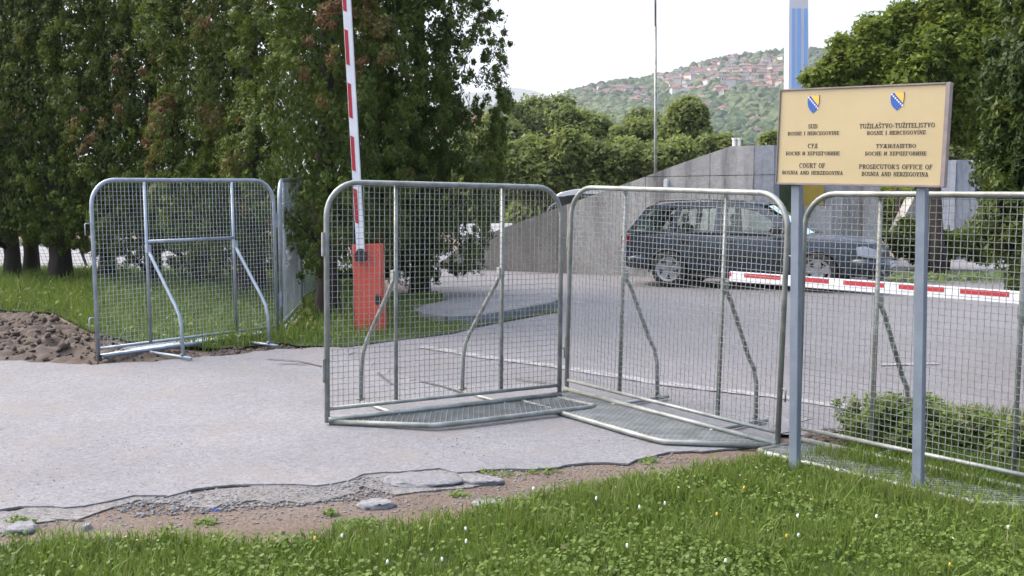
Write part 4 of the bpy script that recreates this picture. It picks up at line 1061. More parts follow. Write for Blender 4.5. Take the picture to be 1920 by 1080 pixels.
    MB().tube([(1.1, -.45, .93), (1.0, .1, .97)], .008, 5).build('wiper', M['car_black'], root)
    cy, sn = math.cos(yaw), math.sin(yaw)
    # put the near rear wheel's contact at Wr: local (-1.27, -.86, 0)
    lx, ly = -1.27, -.86
    root.rotation_euler = (0, 0, yaw)
    root.location = (Wr.x - (lx * cy - ly * sn), Wr.y - (lx * sn + ly * cy), Wr.z)
    return root
car = estate_car()

# ------------------------------------------------------------------ concrete walls
def clip(poly, a, b, c):       # keep a*x+b*y<=c
    o_ = []
    for i in range(len(poly)):
        p_, q_ = poly[i], poly[(i + 1) % len(poly)]; dp = a*p_[0] + b*p_[1] - c; dq = a*q_[0] + b*q_[1] - c
        if dp <= 0: o_.append(p_)
        if dp * dq < 0:
            t = dp / (dp - dq); o_.append((p_[0] + (q_[0]-p_[0])*t, p_[1] + (q_[1]-p_[1])*t))
    return o_
w0_ = G(822, 503); w1_ = G(1200, 517)
wd_ = Vector((w1_.x - w0_.x, w1_.y - w0_.y, 0)).normalized(); wn = Vector((-wd_.y, wd_.x, 0))
WM = Matrix(((wd_.x, wn.x, 0, w0_.x), (wd_.y, wn.y, 0, w0_.y), (0, 0, 1, .28), (0, 0, 0, 1))); WI = WM.inverted()
def onwall(px, py):
    o_ = WI @ Vector((0, 0, EYE)); d_ = WI.to_3x3() @ ray(px, py); t = -o_.y / d_.y
    return (o_.x + d_.x * t, o_.z + d_.z * t)
outline = [onwall(*q) for q in ((818, 500), (868, 458), (940, 429), (1050, 388), (1180, 342), (1280, 305), (1370, 274), (1452, 272))]
xe = outline[-1][0]
wall = empty('concrete_wall', label='stained concrete retaining wall whose top slopes up behind the estate car', cat='wall', mat=WM)
full = [(outline[0][0], -.3)] + outline + [(xe, -.3)]
cuts = [full[0][0] - 1, onwall(985, 400)[0], onwall(1062, 400)[0], onwall(1210, 400)[0], onwall(1330, 400)[0], onwall(1412, 400)[0], xe + 1]
zc = onwall(1300, 330)[1]
for i in range(len(cuts) - 1):
    for z0, z1 in ((-1, zc), (zc, 9)):
        pl = full
        # the outline is not convex only mildly; clip against the cell
        pl = clip(pl, -1, 0, -(cuts[i] + .006)); pl = clip(pl, 1, 0, cuts[i+1] - .006) if pl else pl
        pl = clip(pl, 0, -1, -(z0 + .006)) if pl else pl; pl = clip(pl, 0, 1, z1 - .006) if pl else pl
        if len(pl) < 3: continue
        m_ = MB(); m_.prism(pl, lambda a, b: (a, .0, b), lambda a, b: (a, .35, b))
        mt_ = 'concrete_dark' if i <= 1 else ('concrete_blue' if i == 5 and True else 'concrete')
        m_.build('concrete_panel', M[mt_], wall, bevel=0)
m_ = MB()
inner = [(a, b - .03) for a, b in outline]
m_.prism([(inner[0][0] + .05, -.3)] + inner[1:-1] + [(xe - .02, inner[-1][1]), (xe - .02, -.3)], lambda a, b: (a, .02, b), lambda a, b: (a, .33, b)); m_.build('wall_core', M['concrete_dark'], wall)
# small lamp on the wall
lp = onwall(1250, 345)
l_ = MB(); l_.box(lp[0] - .05, lp[0] + .05, -.06, 0, lp[1] - .12, lp[1] + .10).build('wall_lamp', M['white_paint'], wall, bevel=.02)
# embankment behind the wall
m_ = MB()
m_.prism([(inner[1][0], -.3)] + [(a, b - .12) for a, b in inner[1:]] + [(xe - .05, -.3)], lambda a, b: (a, .36, b), lambda a, b: (a, 7.0, b - 0.0 if b < 0 else b * .9))
o = m_.build('embankment', M['turf']); o.matrix_world = WM; o['kind'] = 'structure'
# verge grass on top of the embankment left part
def bank_grass():
    P = []
    for _ in range(7000):
        s = rng.random(); d_ = rng.uniform(.4, 3.2)
        a = inner[1][0] + s * (inner[4][0] - inner[1][0]); b = np.interp(a, [q[0] for q in inner], [q[1] for q in inner]) - .12
        P.append(WM @ Vector((a, d_, b)))
    P = np.array([tuple(v) for v in P]); n_ = len(P); h = rng.uniform(.1, .3, n_)
    a = rng.uniform(0, 6.28, n_); sx = np.stack([np.cos(a), np.sin(a), 0*a], -1) * .014
    V = np.stack([P - sx, P + sx, P + np.stack([rng.normal(0, .05, n_), rng.normal(0, .05, n_), h], -1)], 1).reshape(-1, 3)
    o = npmesh('bank_grass', V, np.arange(n_ * 3).reshape(-1, 3), M['grass'], np.repeat(.7 + rng.normal(0, .15, n_), 3), k=3)
    tag(o, 'long pale grass on the bank above the sloping wall', 'grass', kind='stuff')
bank_grass()
# white low parapet behind the bank
a_ = at(862, 420, 34); b_ = at(960, 419, 33)
m_ = MB(); m_.add([(a_.x, a_.y, -.5), (b_.x, b_.y, -.5), (b_.x, b_.y + .4, -.5), (a_.x, a_.y + .4, -.5), (a_.x, a_.y, a_.z), (b_.x, b_.y, b_.z), (b_.x, b_.y + .4, b_.z), (a_.x, a_.y + .4, a_.z)], [(0,3,2,1),(4,5,6,7),(0,1,5,4),(1,2,6,5),(2,3,7,6),(3,0,4,7)])
tag(m_.build('low_parapet', M['concrete_pale']), 'low pale parapet on the bank between conifers and wall', 'parapet')

def block(name, px0, px1, ytop, Y, thick, mat, label, cat, ybot=None, Y1=None, parent=None):
    Y1 = Y1 or Y
    a, b = at(px0, ytop, Y), at(px1, ytop, Y1); z0 = .0 if ybot is None else at(px0, ybot, Y).z
    m_ = MB(); m_.add([(a.x, Y, z0), (b.x, Y1, z0), (b.x + b.x/Y1*thick*0, Y1 + thick, z0), (a.x, Y + thick, z0), (a.x, Y, a.z), (b.x, Y1, a.z), (b.x, Y1 + thick, a.z), (a.x, Y + thick, a.z)], [(0,3,2,1),(4,5,6,7),(0,1,5,4),(1,2,6,5),(2,3,7,6),(3,0,4,7)])
    o = m_.build(name, M[mat], parent)
    if label: tag(o, label, cat)
    return o
pier = empty('concrete_pier', (0, 0, 0), 'pair of grey concrete piers under the sign, joined behind the car', 'pier')
block('shade_toned_recess', 1452, 1506, 272, 22.0, .5, 'concrete_dark', None, None, parent=pier)  # recessed part of the wall, its shadow put in as darker concrete
block('face_panel', 1548, 1618, 300, 21.6, .6, 'concrete', None, None, parent=pier)
block('face_panel', 1620, 1652, 300, 21.5, .6, 'concrete', None, None, parent=pier)
block('face_panel', 1507, 1560, 386, 21.0, .25, 'concrete', None, None, parent=pier)
block('yellow_pillar', 1504, 1546, 290, 21.3, .2, 'yellow', 'yellow painted pillar between the grey piers under the sign', 'pillar')
# pale wall at right
pw = empty('pale_wall', (0, 0, 0), 'pale concrete wall in three bays behind the dark tree trunk', 'wall')
block('wall_bay', 1752, 1793, 300, 27, .4, 'concrete_pale', None, None, parent=pw)
block('wall_bay', 1794, 1822, 300, 27.05, .4, 'concrete_blue', None, None, parent=pw)
block('wall_bay', 1823, 1862, 300, 27.3, .4, 'concrete_pale', None, None, parent=pw)
# slanted ramp parapet
m_ = MB(); q = [at(1664, 470, 23), at(1716, 366, 23), at(1738, 366, 23), at(1728, 475, 23)]
m_.add([tuple(v) for v in q] + [(v.x, v.y + .5, v.z) for v in q], [(0,1,2,3),(7,6,5,4),(0,4,5,1),(1,5,6,2),(2,6,7,3),(3,7,4,0)])
tag(m_.build('ramp_parapet', M['concrete']), 'slanting grey concrete parapet rising behind the nose of the car', 'parapet')
# red rail
m_ = MB(); a, b = at(1670, 358, 24), at(1735, 362, 24); m_.tube([a, b], .03, 6); m_.tube([at(1682, 352, 24), at(1682, 400, 24)], .03, 6)
tag(m_.build('hand_rail', M['roof_brown']), 'short rusty handrail under the lower edge of the sign', 'railing')
# pavement + kerb behind on the right
rp = g2([(1640, 500), (1700, 492), (1900, 490), (2100, 492), (2100, 524), (1900, 522), (1700, 528), (1640, 530)])
poly_sheet('pavement', rp, M['pavement'], .06, .5, 0, skirt=.1)
ww = sample_poly(g2([(1640, 524), (1700, 520), (1880, 519), (1880, 531), (1700, 533), (1640, 533)]), 900)
broadleaves('weeds', ww, .06, 'weeds along the kerb right of the car', .6, hmax=.16)

# far pavement seen under the conifers, with fence
farp = g2([(-300, 505), (-300, 462), (560, 460), (640, 478), (640, 510), (200, 507)])
poly_sheet('far_pavement', farp, M['pavement'], -.002, 1.2, 0)
farg = g2([(-500, 459), (-500, 448), (700, 448), (560, 459)])
poly_sheet('far_lawn', farg, M['turf'], .0, 3, 0)
fence = empty('mesh_fence', (0, 0, 0), 'low dark wire fence with leaning posts behind the conifer trunks', 'fence')
fpx = [-60, 20, 143, 235, 325, 400, 490, 560]
fy = [27 + i * .0 for i in range(len(fpx))]
tops = []
for i, px in enumerate(fpx):
    a = at(px + 20, 505, 25.2); a.z = .25; b = at(px, 447, 25.2)
    MB().tube([a, b], .035, 6).build('fence_post', M['car_black'], fence); tops.append((a, b))
m_ = MB()
for i in range(len(tops) - 1):
    (a0, b0), (a1, b1) = tops[i], tops[i + 1]
    for k in range(1, 9): m_.tube([a0.lerp(b0, k / 8.5), a1.lerp(b1, k / 8.5)], .005, 3, False)
    for k in range(1, 14): m_.tube([a0.lerp(a1, k / 14), b0.lerp(b1, k / 14)], .004, 3, False)
o = m_.build('fence_wire', M['car_black'], fence, fix=False); o['kind'] = 'stuff'

# flag pole behind the wall, striped pylon, white car roof
a = at(1231, 330, 23.5); b = at(1229, 50, 23.5); c = at(1229, -160, 23.5)
fp = empty('flag_pole', (a.x, a.y, .28), 'tall thin grey metal pole rising behind the sloping concrete wall', 'pole')
m_ = MB(); m_.tube([(0, 0, 0), (b.x - a.x, 0, b.z - .28)], .036, 10, r1=.030); m_.build('lower_shaft', M['galv'], fp, True)
m_ = MB(); m_.tube([(b.x - a.x, 0, b.z - .28), (c.x - a.x, 0, c.z - .28)], .024, 10); m_.build('upper_shaft', M['galv'], fp, True)
Yp = 58
py_ = empty('striped_pylon', at(1497, 300, Yp), 'tall white pylon with three light blue vertical stripes above the sign', 'pylon')
org = at(1497, 300, Yp)
def pyl(px0, px1, y0, y1, px2, px3, d0, d1, mat, nm):
    a, b, c, d_ = at(px0, y1, Yp) - org, at(px1, y1, Yp) - org, at(px3, y0, Yp) - org, at(px2, y0, Yp) - org
    m_ = MB(); m_.add([(v.x, d0, v.z) for v in (a, b, c, d_)] + [(v.x, d1, v.z) for v in (a, b, c, d_)], [(0,1,2,3),(7,6,5,4),(0,4,5,1),(1,5,6,2),(2,6,7,3),(3,7,4,0)])
    m_.build(nm, M[mat], py_)
M['pyl_white'] = simple('pylon_white', (.50, .52, .57), (.46, .48, .53), .5, .7); M['pyl_blue'] = simple('pylon_blue', (.17, .34, .66), (.19, .36, .66), .5, .7)
pyl(1477, 1517, -140, 330, 1481, 1515, 0, 1.0, 'pyl_white', 'shaft')
for a0, a1, b0, b1 in ((1484, 1489, 1485, 1490), (1494, 1501, 1495, 1501), (1507, 1513, 1508, 1513)):
    pyl(a0 - 1, a1 + 1, 16, 325, b0 - 0.5, b1, -.04, -.003, 'pyl_blue', 'stripe')
def roofcar():
    Y = 27.5; c = at(1108, 372, Y); root = empty('white_car', (c.x, c.y, c.z - .74), 'white car showing only its roof over the sloping wall', 'car')
    sec = [(-1.12, 0), (-1.08, .55), (-.62, .90), (-.2, .955), (.5, .95), (.95, .88), (1.6, .45), (2.3, .35), (2.4, 0)]
    m_ = MB(); m_.prism(sec, lambda a, b: (a, 0, b * .9), lambda a, b: (a, 1.5, b * .9)); m_.build('cabin', M['car_black'], root, bevel=.04)
    roof = [(-.95, .76), (-.72, .90), (-.4, .97), (.1, 1.0), (.6, .985), (1.05, .86)]
    m_ = MB(); m_.prism(roof, lambda a, b: (a, .1, b + .01), lambda a, b: (a, 1.4, b + .01)); m_.build('roof', M['star_white'], root, bevel=.02)
    m_ = MB(); m_.box(-1.1, 2.6, -.03, 1.53, -.75, .2); m_.build('body', M['star_white'], root, bevel=.06)
    for x in (-.6, 1.9): MB().tube([(x, -.06, -.7), (x, .15, -.7)], .3, 20).build('wheel', M['black_rubber'], root)
roofcar()
# small white chimneys on top of the wall
for px, nm in ((1377, 'left'), (1386, 'right')):
    a = at(px, 272, 30); b = at(px, 262, 30)
    m_ = MB(); m_.tube([(a.x, a.y, a.z - .8), (b.x, b.y, b.z)], .055, 8); m_.tube([(b.x, b.y, b.z), (b.x, b.y, b.z + .05)], .075, 8)
    tag(m_.build('vent_pipe', M['star_white']), 'short white vent pipe above the wall top, %s of the pair' % nm, 'pipe')

# ------------------------------------------------------------------ trees
def trunk(root, pts, radii, name='trunk', n=10):
    m_ = MB(); m_.tube(pts, radii, n); return m_.build(name, M['bark'], root, True)

def conifer(px, Y, rad, ybot, label, leaves, gaps=(), hgt=9.5, brown=.1, size=.05, bias=0.0, trunk_r=.17, basepx=None):
    """columnar thuja: plumes of foliage on a round envelope"""
    base = at(px, 500, Y); bz_ = float(gz(base.x, Y)) - .05
    root = empty('conifer_tree', (base.x, Y, bz_), label, 'tree', 'tall conifers along the left side')
    z0 = at(px, ybot, Y).z - bz_
    lean = random.uniform(-.15, .15)
    trunk(root, [(0, 0, -.1), (.02, 0, .5), (-.05, .02, 1.6), (.06, 0, 3.2), (lean, 0, hgt * .8)], [trunk_r * 1.35, trunk_r, trunk_r * .9, trunk_r * .7, .04])
    lobes = []
    z = z0
    camdir = math.atan2(-Y, -base.x)
    tip = hgt
    while z < tip:
        f = (z - z0) / (tip - z0)
        env = rad * (min(1, .55 + f * 4) if f < .12 else 1.0) * (1 - max(0, f - .45) / .55) ** .55 + .05
        k = max(5, int(2 * math.pi * env / .42))
        hi = z > 5.6
        if hi: k = max(4, int(k * .7))
        for j in range(k):
            a = 2 * math.pi * (j + random.random() * .8) / k
            r_ = env * random.uniform(.60, 1.10)
            rr = random.uniform(.20, .46); rz_ = rr * random.uniform(1.4, 2.1)
            x, y = r_ * math.cos(a), r_ * math.sin(a)
            zz = z + random.uniform(-.25, .25)
            if zz - rz_ * .7 < z0 - .05: zz = z0 + rz_ * .7
            wx, wy, wz = base.x + x, Y + y, bz_ + zz
            u = 960 + F * wx / (wy * cp + (EYE - wz) * sp); v = 540 - F * ((wz - EYE) * cp + wy * sp) / (wy * cp + (EYE - wz) * sp)
            if any((u - gx) ** 2 / (gr * 1.25 + 4) ** 2 + (v - gy) ** 2 / (gh * 1.25 + 6) ** 2 < 1 for gx, gy, gr, gh in gaps): continue
            t = random.uniform(.12, .72) + bias
            if random.random() < brown * .6: t = random.uniform(.82, .98)
            lobes.append((x, y, zz, rr, rr, rz_, t))
        z += .30 * (1.4 if hi else 1)
    crown_from_lobes('crown', lobes, int(leaves * 1.9), size * .70, M['conifer'], root, up=.15, updir=np.array([0, 0, .7]), aspect=1.9, face=True, jitter=.35, tv=.05, sub=.078, per=34, sharp=.45, core=.88, stretch=1.15)
    # old brownish-green twigs filling the inside of the crown
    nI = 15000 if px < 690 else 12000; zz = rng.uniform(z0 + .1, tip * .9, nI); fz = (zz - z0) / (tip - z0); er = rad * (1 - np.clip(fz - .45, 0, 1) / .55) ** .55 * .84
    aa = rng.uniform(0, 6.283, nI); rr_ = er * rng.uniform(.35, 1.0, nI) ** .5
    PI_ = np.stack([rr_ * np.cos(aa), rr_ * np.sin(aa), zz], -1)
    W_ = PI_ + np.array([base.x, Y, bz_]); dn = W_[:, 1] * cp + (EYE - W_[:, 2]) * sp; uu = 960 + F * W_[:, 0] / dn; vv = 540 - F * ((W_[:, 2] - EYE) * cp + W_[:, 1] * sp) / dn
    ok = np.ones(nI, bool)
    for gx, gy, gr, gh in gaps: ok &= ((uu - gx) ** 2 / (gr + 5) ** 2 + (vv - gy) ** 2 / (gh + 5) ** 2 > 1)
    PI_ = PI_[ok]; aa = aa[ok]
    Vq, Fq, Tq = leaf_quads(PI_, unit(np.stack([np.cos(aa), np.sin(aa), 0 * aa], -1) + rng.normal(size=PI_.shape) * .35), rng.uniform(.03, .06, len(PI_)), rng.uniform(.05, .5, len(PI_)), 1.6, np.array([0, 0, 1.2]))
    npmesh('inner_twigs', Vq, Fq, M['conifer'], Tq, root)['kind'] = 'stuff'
    # a few bare limbs
    for k in range(5):
        zz = z0 + random.uniform(-.2, .9); a = random.uniform(0, 6.28); l_ = rad * .8
        trunk(root, [(0, 0, zz - .3), (math.cos(a) * l_ * .5, math.sin(a) * l_ * .5, zz), (math.cos(a) * l_, math.sin(a) * l_, zz + .25)], [.05, .035, .012], 'limb', 6)
    return root
gapsA = ((495, 145, 22, 22), (462, 100, 14, 10), (500, 30, 18, 14), (135, 15, 10, 10), (625, 170, 12, 20))
gapR = ((700, 25, 38, 40), (690, 60, 22, 20), (760, 190, 10, 14), (740, 130, 12, 10), (860, 90, 10, 12), (645, 150, 12, 16), (722, 80, 12, 12), (830, 250, 8, 9), (705, 185, 9, 12), (800, 60, 10, 9))
trees = [
    (-70, 20.5, 1.3, 440, 'dark conifer cut off by the left edge of the view', 22000, (), .05, -.15),
    (22, 20.2, 1.15, 440, 'dark conifer with its trunk at the far left', 30000, gapsA, .05, -.18),
    (58, 21.4, 1.0, 450, 'narrow dark conifer second from the left', 16000, gapsA, .05, -.1),
    (112, 19.6, 1.2, 440, 'conifer with thick trunk left of the shiny barrier panel', 44000, gapsA, .05, 0),
    (200, 19.6, 1.1, 452, 'conifer rising behind the left end of the shiny barrier panel', 40000, gapsA, .06, .06),
    (285, 18.8, 1.1, 478, 'conifer rising behind the left upright of the shiny barrier panel', 42000, gapsA, .08, .02),
    (385, 18.4, 1.15, 478, 'conifer with bare forked trunk above the shiny barrier panel', 44000, gapsA + ((392, 300, 26, 38),), .22, 0),
    (470, 16.8, 1.15, 480, 'conifer with brown dead patches right of the shiny barrier panel', 58000, gapsA + ((392, 300, 34, 38),), .30, .04),
    (612, 14.3, .86, 480, 'brown-flecked conifer hanging over the edge-on barrier panels', 56000, gapsA + gapR, .30, 0),
    (700, 17.4, .85, 500, 'slim conifer just right of the raised barrier arm', 52000, gapR, .12, .02),
    (786, 17.2, 1.0, 488, 'rightmost conifer of the row, its edge against the sky', 115000, gapR, .03, .06),
]
for px, Y, rad, yb, lab, nl, gp, br, bi in trees:
    conifer(px, Y, rad, yb, lab, nl, gp, brown=br, bias=bi, trunk_r=.2 if px in (112, 385, 470) else .15, size=.046 if Y > 18 else .042)
# dead brown clump
dc = at(478, 232, 15.6)
# ------- broadleaf trees
def broadleaf(name, items, Y, label, cat='tree', leaves=9000, size=.14, mat='decid', group=None, lob=.75, sub=None, tint=(.2, .8), ground=0, squash=.8, depth=1.0, tr=.14, core=.8, gaps=()):
    """items: (px, py, r_px) blobs of the crown at distance Y"""
    cx = sum(i[0] for i in items) / len(items); base = at(cx, 500, Y); bz_ = ground
    root = empty(name, (base.x, Y, bz_), label, cat, group)
    lobes = []
    for px, py, rp_ in items:
        c = at(px, py + (14 if group == GB else 0), Y); r_ = rp_ * Y / F; k = max(7, int(12 * (r_ / lob) ** 2))
        tt = random.uniform(*tint)
        for _ in range(k):
            d_ = unit(rng.normal(size=3)); q = rng.random() ** .4
            x, y, z = c.x - base.x + d_[0] * r_ * q, d_[1] * r_ * q * depth, c.z - bz_ + d_[2] * r_ * q * squash
            s = lob * random.uniform(.18, .46)
            lobes.append((x, y, z, s, s, s * random.uniform(.55, .85), tt * .4 + random.uniform(*tint) * .6 + d_[2] * 0))
    crown_from_lobes('crown', lobes, int(leaves * 1.85), size * .87, M[mat], root, up=.5, aspect=1.4, jitter=.6, core=core, tv=.14, sub=lob * .27, per=24)
    zmin = min(l[2] for l in lobes); big = sorted(items, key=lambda i: -i[2])[:4]
    trunk(root, [(0, 0, -.3), (.05, 0, max(.5, zmin * .6)), (0, 0, max(1.0, zmin + .6))], [tr * 1.3, tr, tr * .7])
    for px, py, rp_ in big:
        c = at(px, py, Y); trunk(root, [(0, 0, max(.4, zmin * .5)), ((c.x - base.x) * .5, 0, (zmin + c.z - bz_) * .5), (c.x - base.x, 0, c.z - bz_)], [tr * .55, tr * .35, tr * .12], 'limb', 6)
    return root
GB = 'broadleaf trees behind the sloping wall'
broadleaf('broadleaf_tree', [(940, 300, 50), (920, 370, 55), (960, 400, 50), (905, 260, 30), (930, 235, 26)], 46, 'grey-green broadleaf tree directly right of the conifers', leaves=15000, size=.17, group=GB, lob=1.3, tint=(.15, .6), gaps=())
broadleaf('broadleaf_tree', [(1000, 225, 45), (960, 245, 40), (1040, 215, 40), (1000, 280, 50), (1030, 260, 40)], 75, 'olive round-topped tree standing highest left of the pole', leaves=14000, size=.25, group=GB, lob=2.0, tint=(.05, .35))
broadleaf('broadleaf_tree', [(1000, 330, 45), (1010, 290, 28), (985, 390, 50), (1040, 370, 45)], 42, 'light green tree low behind the left part of the wall', leaves=14000, size=.15, group=GB, lob=1.2, tint=(.35, .9))
broadleaf('broadleaf_tree', [(1085, 250, 42), (1070, 215, 22), (1110, 225, 26), (1100, 300, 50), (1060, 320, 40), (1125, 270, 35)], 44, 'bright green broadleaf tree with pointed top left of the pole', leaves=18000, size=.15, group=GB, lob=1.1, tint=(.3, .9))
broadleaf('broadleaf_tree', [(1165, 280, 45), (1150, 330, 45), (1180, 240, 24), (1130, 370, 40), (1200, 310, 40)], 43, 'bushy broadleaf tree close left of the pole', leaves=16000, size=.15, group=GB, lob=1.1, tint=(.25, .8))
broadleaf('broadleaf_tree', [(1205, 225, 30), (1240, 235, 32), (1190, 245, 25), (1225, 265, 35)], 60, 'dark round tree behind the middle of the pole', leaves=9000, size=.2, group=GB, lob=1.4, tint=(.0, .3))
broadleaf('broadleaf_tree', [(1285, 225, 26), (1290, 200, 16), (1280, 260, 38), (1310, 260, 32), (1250, 290, 40), (1300, 300, 34)], 42, 'bright green tree close right of the pole', leaves=17000, size=.15, group=GB, lob=1.05, tint=(.35, .95))
broadleaf('broadleaf_tree', [(1340, 268, 22), (1360, 262, 16), (1325, 285, 26), (1350, 295, 25)], 40, 'low green tree top just over the highest wall corner', leaves=7000, size=.13, group=GB, lob=.8, tint=(.3, .8))
broadleaf('broadleaf_tree', [(1440, 262, 14), (1452, 250, 16), (1450, 280, 18)], 34, 'small yellow-green bush beside the left edge of the sign', leaves=3500, size=.1, group=GB, lob=.5, tint=(.7, 1))
broadleaf('broadleaf_tree', [(870, 300, 40), (860, 380, 50), (820, 340, 60), (760, 330, 60), (700, 400, 60)], 50, 'green tree hidden behind the rightmost conifer', leaves=9000, size=.2, group=GB, lob=1.4, tint=(.1, .5))
hp = [(x, 300 + random.uniform(-14, 14), 34) for x in range(900, 1290, 40)] + [(x, 350 + random.uniform(-12, 12), 34) for x in range(880, 1250, 34)]
broadleaf('hedge_row', hp, 36, 'dense green undergrowth filling the space behind the sloping wall', 'hedge', leaves=34000, size=.13, lob=.9, tint=(.3, .95), tr=.05)
hp = [(x, 395 + random.uniform(-8, 8), 46) for x in range(-120, 880, 44)]
broadleaf('hedge_row', hp, 55, 'dark hedge beyond the far pavement under the conifers', 'hedge', leaves=26000, size=.2, lob=1.5, tint=(.0, .5), tr=.05)

# right side
broadleaf('broadleaf_tree', [(1660, 130, 70), (1740, 110, 80), (1600, 160, 45), (1700, 60, 50), (1640, 60, 26), (1800, 90, 80), (1720, 190, 60), (1800, 200, 70), (1560, 135, 36), (1590, 95, 22), (1760, 40, 60), (1545, 155, 22), (1790, 245, 40), (1830, 30, 60), (1850, 150, 60), (1850, 240, 50), (1880, 60, 60), (1880, 320, 30)], 21.5,
          'large fresh green tree rising behind the sign board', leaves=70000, size=.075, mat='decid2', lob=.55, tint=(.4, 1.0), tr=.0 + .17, depth=.8, ground=.28)
# twiggy branch tips
# dark trunk near sign
t0 = G(1757, 470); tr_ = at(1757, 300, 20.8)
root = empty('leaning_tree', (tr_.x, 20.8, .28), 'dark leaning tree trunk between the sign post and the pale wall', 'tree')
trunk(root, [(.12, 0, -.2), (.05, 0, .8), (-.05, 0, 2.2), (-.2, .2, 4)], [.18, .12, .10, .08])
lob_ = [(random.uniform(-.9, .5), random.uniform(-.4, .6), random.uniform(3.2, 4.6), .35, .35, .28, random.uniform(.1, .7)) for _ in range(26)]
crown_from_lobes('crown', lob_, 6000, .08, M['decid2'], root, jitter=.5)
hp = [(x, 462 + random.uniform(-8, 8), 26) for x in range(1700, 1900, 20)] + [(1712, 430, 22), (1700, 455, 24)]
broadleaf('hedge', hp, 22.3, 'dark green hedge at the foot of the pale wall', 'hedge', leaves=16000, size=.07, lob=.4, tint=(.0, .5), tr=.03, ground=.28, mat='decid2')
hp = [(x, 380 + random.uniform(-14, 14), 30) for x in range(1650, 1730, 16)] + [(x, 430, 30) for x in range(1640, 1720, 20)]
broadleaf('shrub', hp, 28, 'light green shrubs seen between the pier and the slanting parapet', 'shrub', leaves=8000, size=.1, lob=.6, tint=(.5, 1), tr=.03, ground=.28, mat='decid2')
hp = [(x, 300 + random.uniform(-10, 10), 34) for x in range(1650, 1900, 26)]
broadleaf('hedge_row', hp, 40, 'green tree line far behind the sign board', 'hedge', leaves=8000, size=.17, lob=1.2, tint=(.2, .7), tr=.05)

def cypress(px, Y, rad, z0, hgt, label, leaves, size, tint, mat='cypress', name='cypress_tree', extra=()):
    base = at(px, 500, Y); bz_ = float(gz(base.x, Y)) - .03
    root = empty(name, (base.x, Y, bz_), label, 'tree')
    trunk(root, [(0, 0, -.1), (0, 0, hgt * .5), (0, 0, hgt * .85)], [.09, .06, .02])
    lobes = []; z = z0
    while z < hgt:
        f = (z - z0) / (hgt - z0); env = rad * min(1, .5 + f * 5) * (1 - max(0, f - .3) / .7 * .8)
        k = max(5, int(2 * math.pi * env / .26))
        for j in range(k):
            a = 2 * math.pi * (j + random.random()) / k; r_ = env * random.uniform(.65, 1.08)
            lobes.append((r_ * math.cos(a), r_ * math.sin(a), z + random.uniform(-.1, .1), random.uniform(.11, .2), random.uniform(.11, .2), random.uniform(.2, .38), random.uniform(*tint)))
        z += .19
    for ex_, ey_, er_ in extra:
        for _ in range(5):
            c = at(ex_ + random.uniform(-.7, .7) * er_, ey_ + random.uniform(-.8, .8) * er_, Y + random.uniform(-.35, .3)); q = er_ * Y / F
            lobes.append((c.x - base.x, c.y - Y, c.z - bz_, q * random.uniform(.7, 1.1), q * random.uniform(.7, 1.1), q * random.uniform(.9, 1.5), random.uniform(.5, 1.0)))
        if er_ > 17: trunk(root, [(0, 0, max(.5, c.z - bz_ - .5)), ((c.x - base.x) * .6, 0, c.z - bz_ - .1), (c.x - base.x, c.y - Y, c.z - bz_)], [.03, .018, .006], 'limb', 5)
    crown_from_lobes('crown', lobes, leaves, size, M[mat], root, up=.3, updir=np.array([0, 0, 1.2]), aspect=1.8, face=True, jitter=.42, tv=.1)
    return root
cypress(2015, 11.0, .80, 1.15, 6.5, 'tall cypress at the right edge of the view with golden-green lower branches', 125000, .034, (.05, .65),
        extra=[(1925, 350, 16), (1885, 375, 18), (1860, 400, 18), (1845, 430, 14), (1880, 440, 22), (1915, 430, 20), (1900, 480, 20), (1925, 500, 18), (1900, 530, 12), (1930, 400, 20), (1870, 345, 12), (1950, 460, 24), (1960, 520, 22), (1865, 470, 10)])

# bush behind the right panel
bs = G(1690, 835)
root = empty('leafy_bush', (bs.x, bs.y, bs.z), 'dense leafy green bush growing behind the right mesh panel', 'bush')
lb = []
for _ in range(150):
    x_ = random.uniform(-.34, 1.0); hm_ = .36 * max(.25, 1 - abs(x_ + .02) * .75) * random.uniform(.7, 1.1)
    lb.append((x_, random.uniform(-.2, .28) - x_ * .35, random.uniform(.02, hm_), .09, .09, .08, random.uniform(.4, 1.0)))
crown_from_lobes('leaves', lb, 12000, .032, M['grass'], root, up=.7, jitter=.5, aspect=1.4)
MB().tube([(0, 0, -.05), (0, 0, .3)], .012, 6).build('stem', M['bark'], root)
rb = sample_poly(g2([(1500, 828), (1560, 806), (1640, 800), (1640, 835), (1560, 850), (1500, 852)]), 10)
scatter_stones('loose_soil', g2([(1450, 842), (1540, 800), (1640, 790), (1650, 835), (1560, 850), (1480, 858)]), 1800, .008, .045, M['clod'], 'loose brown earth heaped at the end of the right panel', 'earth')
scatter_stones('loose_soil', g2([(380, 672), (400, 652), (520, 642), (600, 642), (600, 653), (530, 656), (450, 668)]), 900, .01, .04, M['clod'], 'loose earth strip between grass and road behind the shiny panel', 'earth')

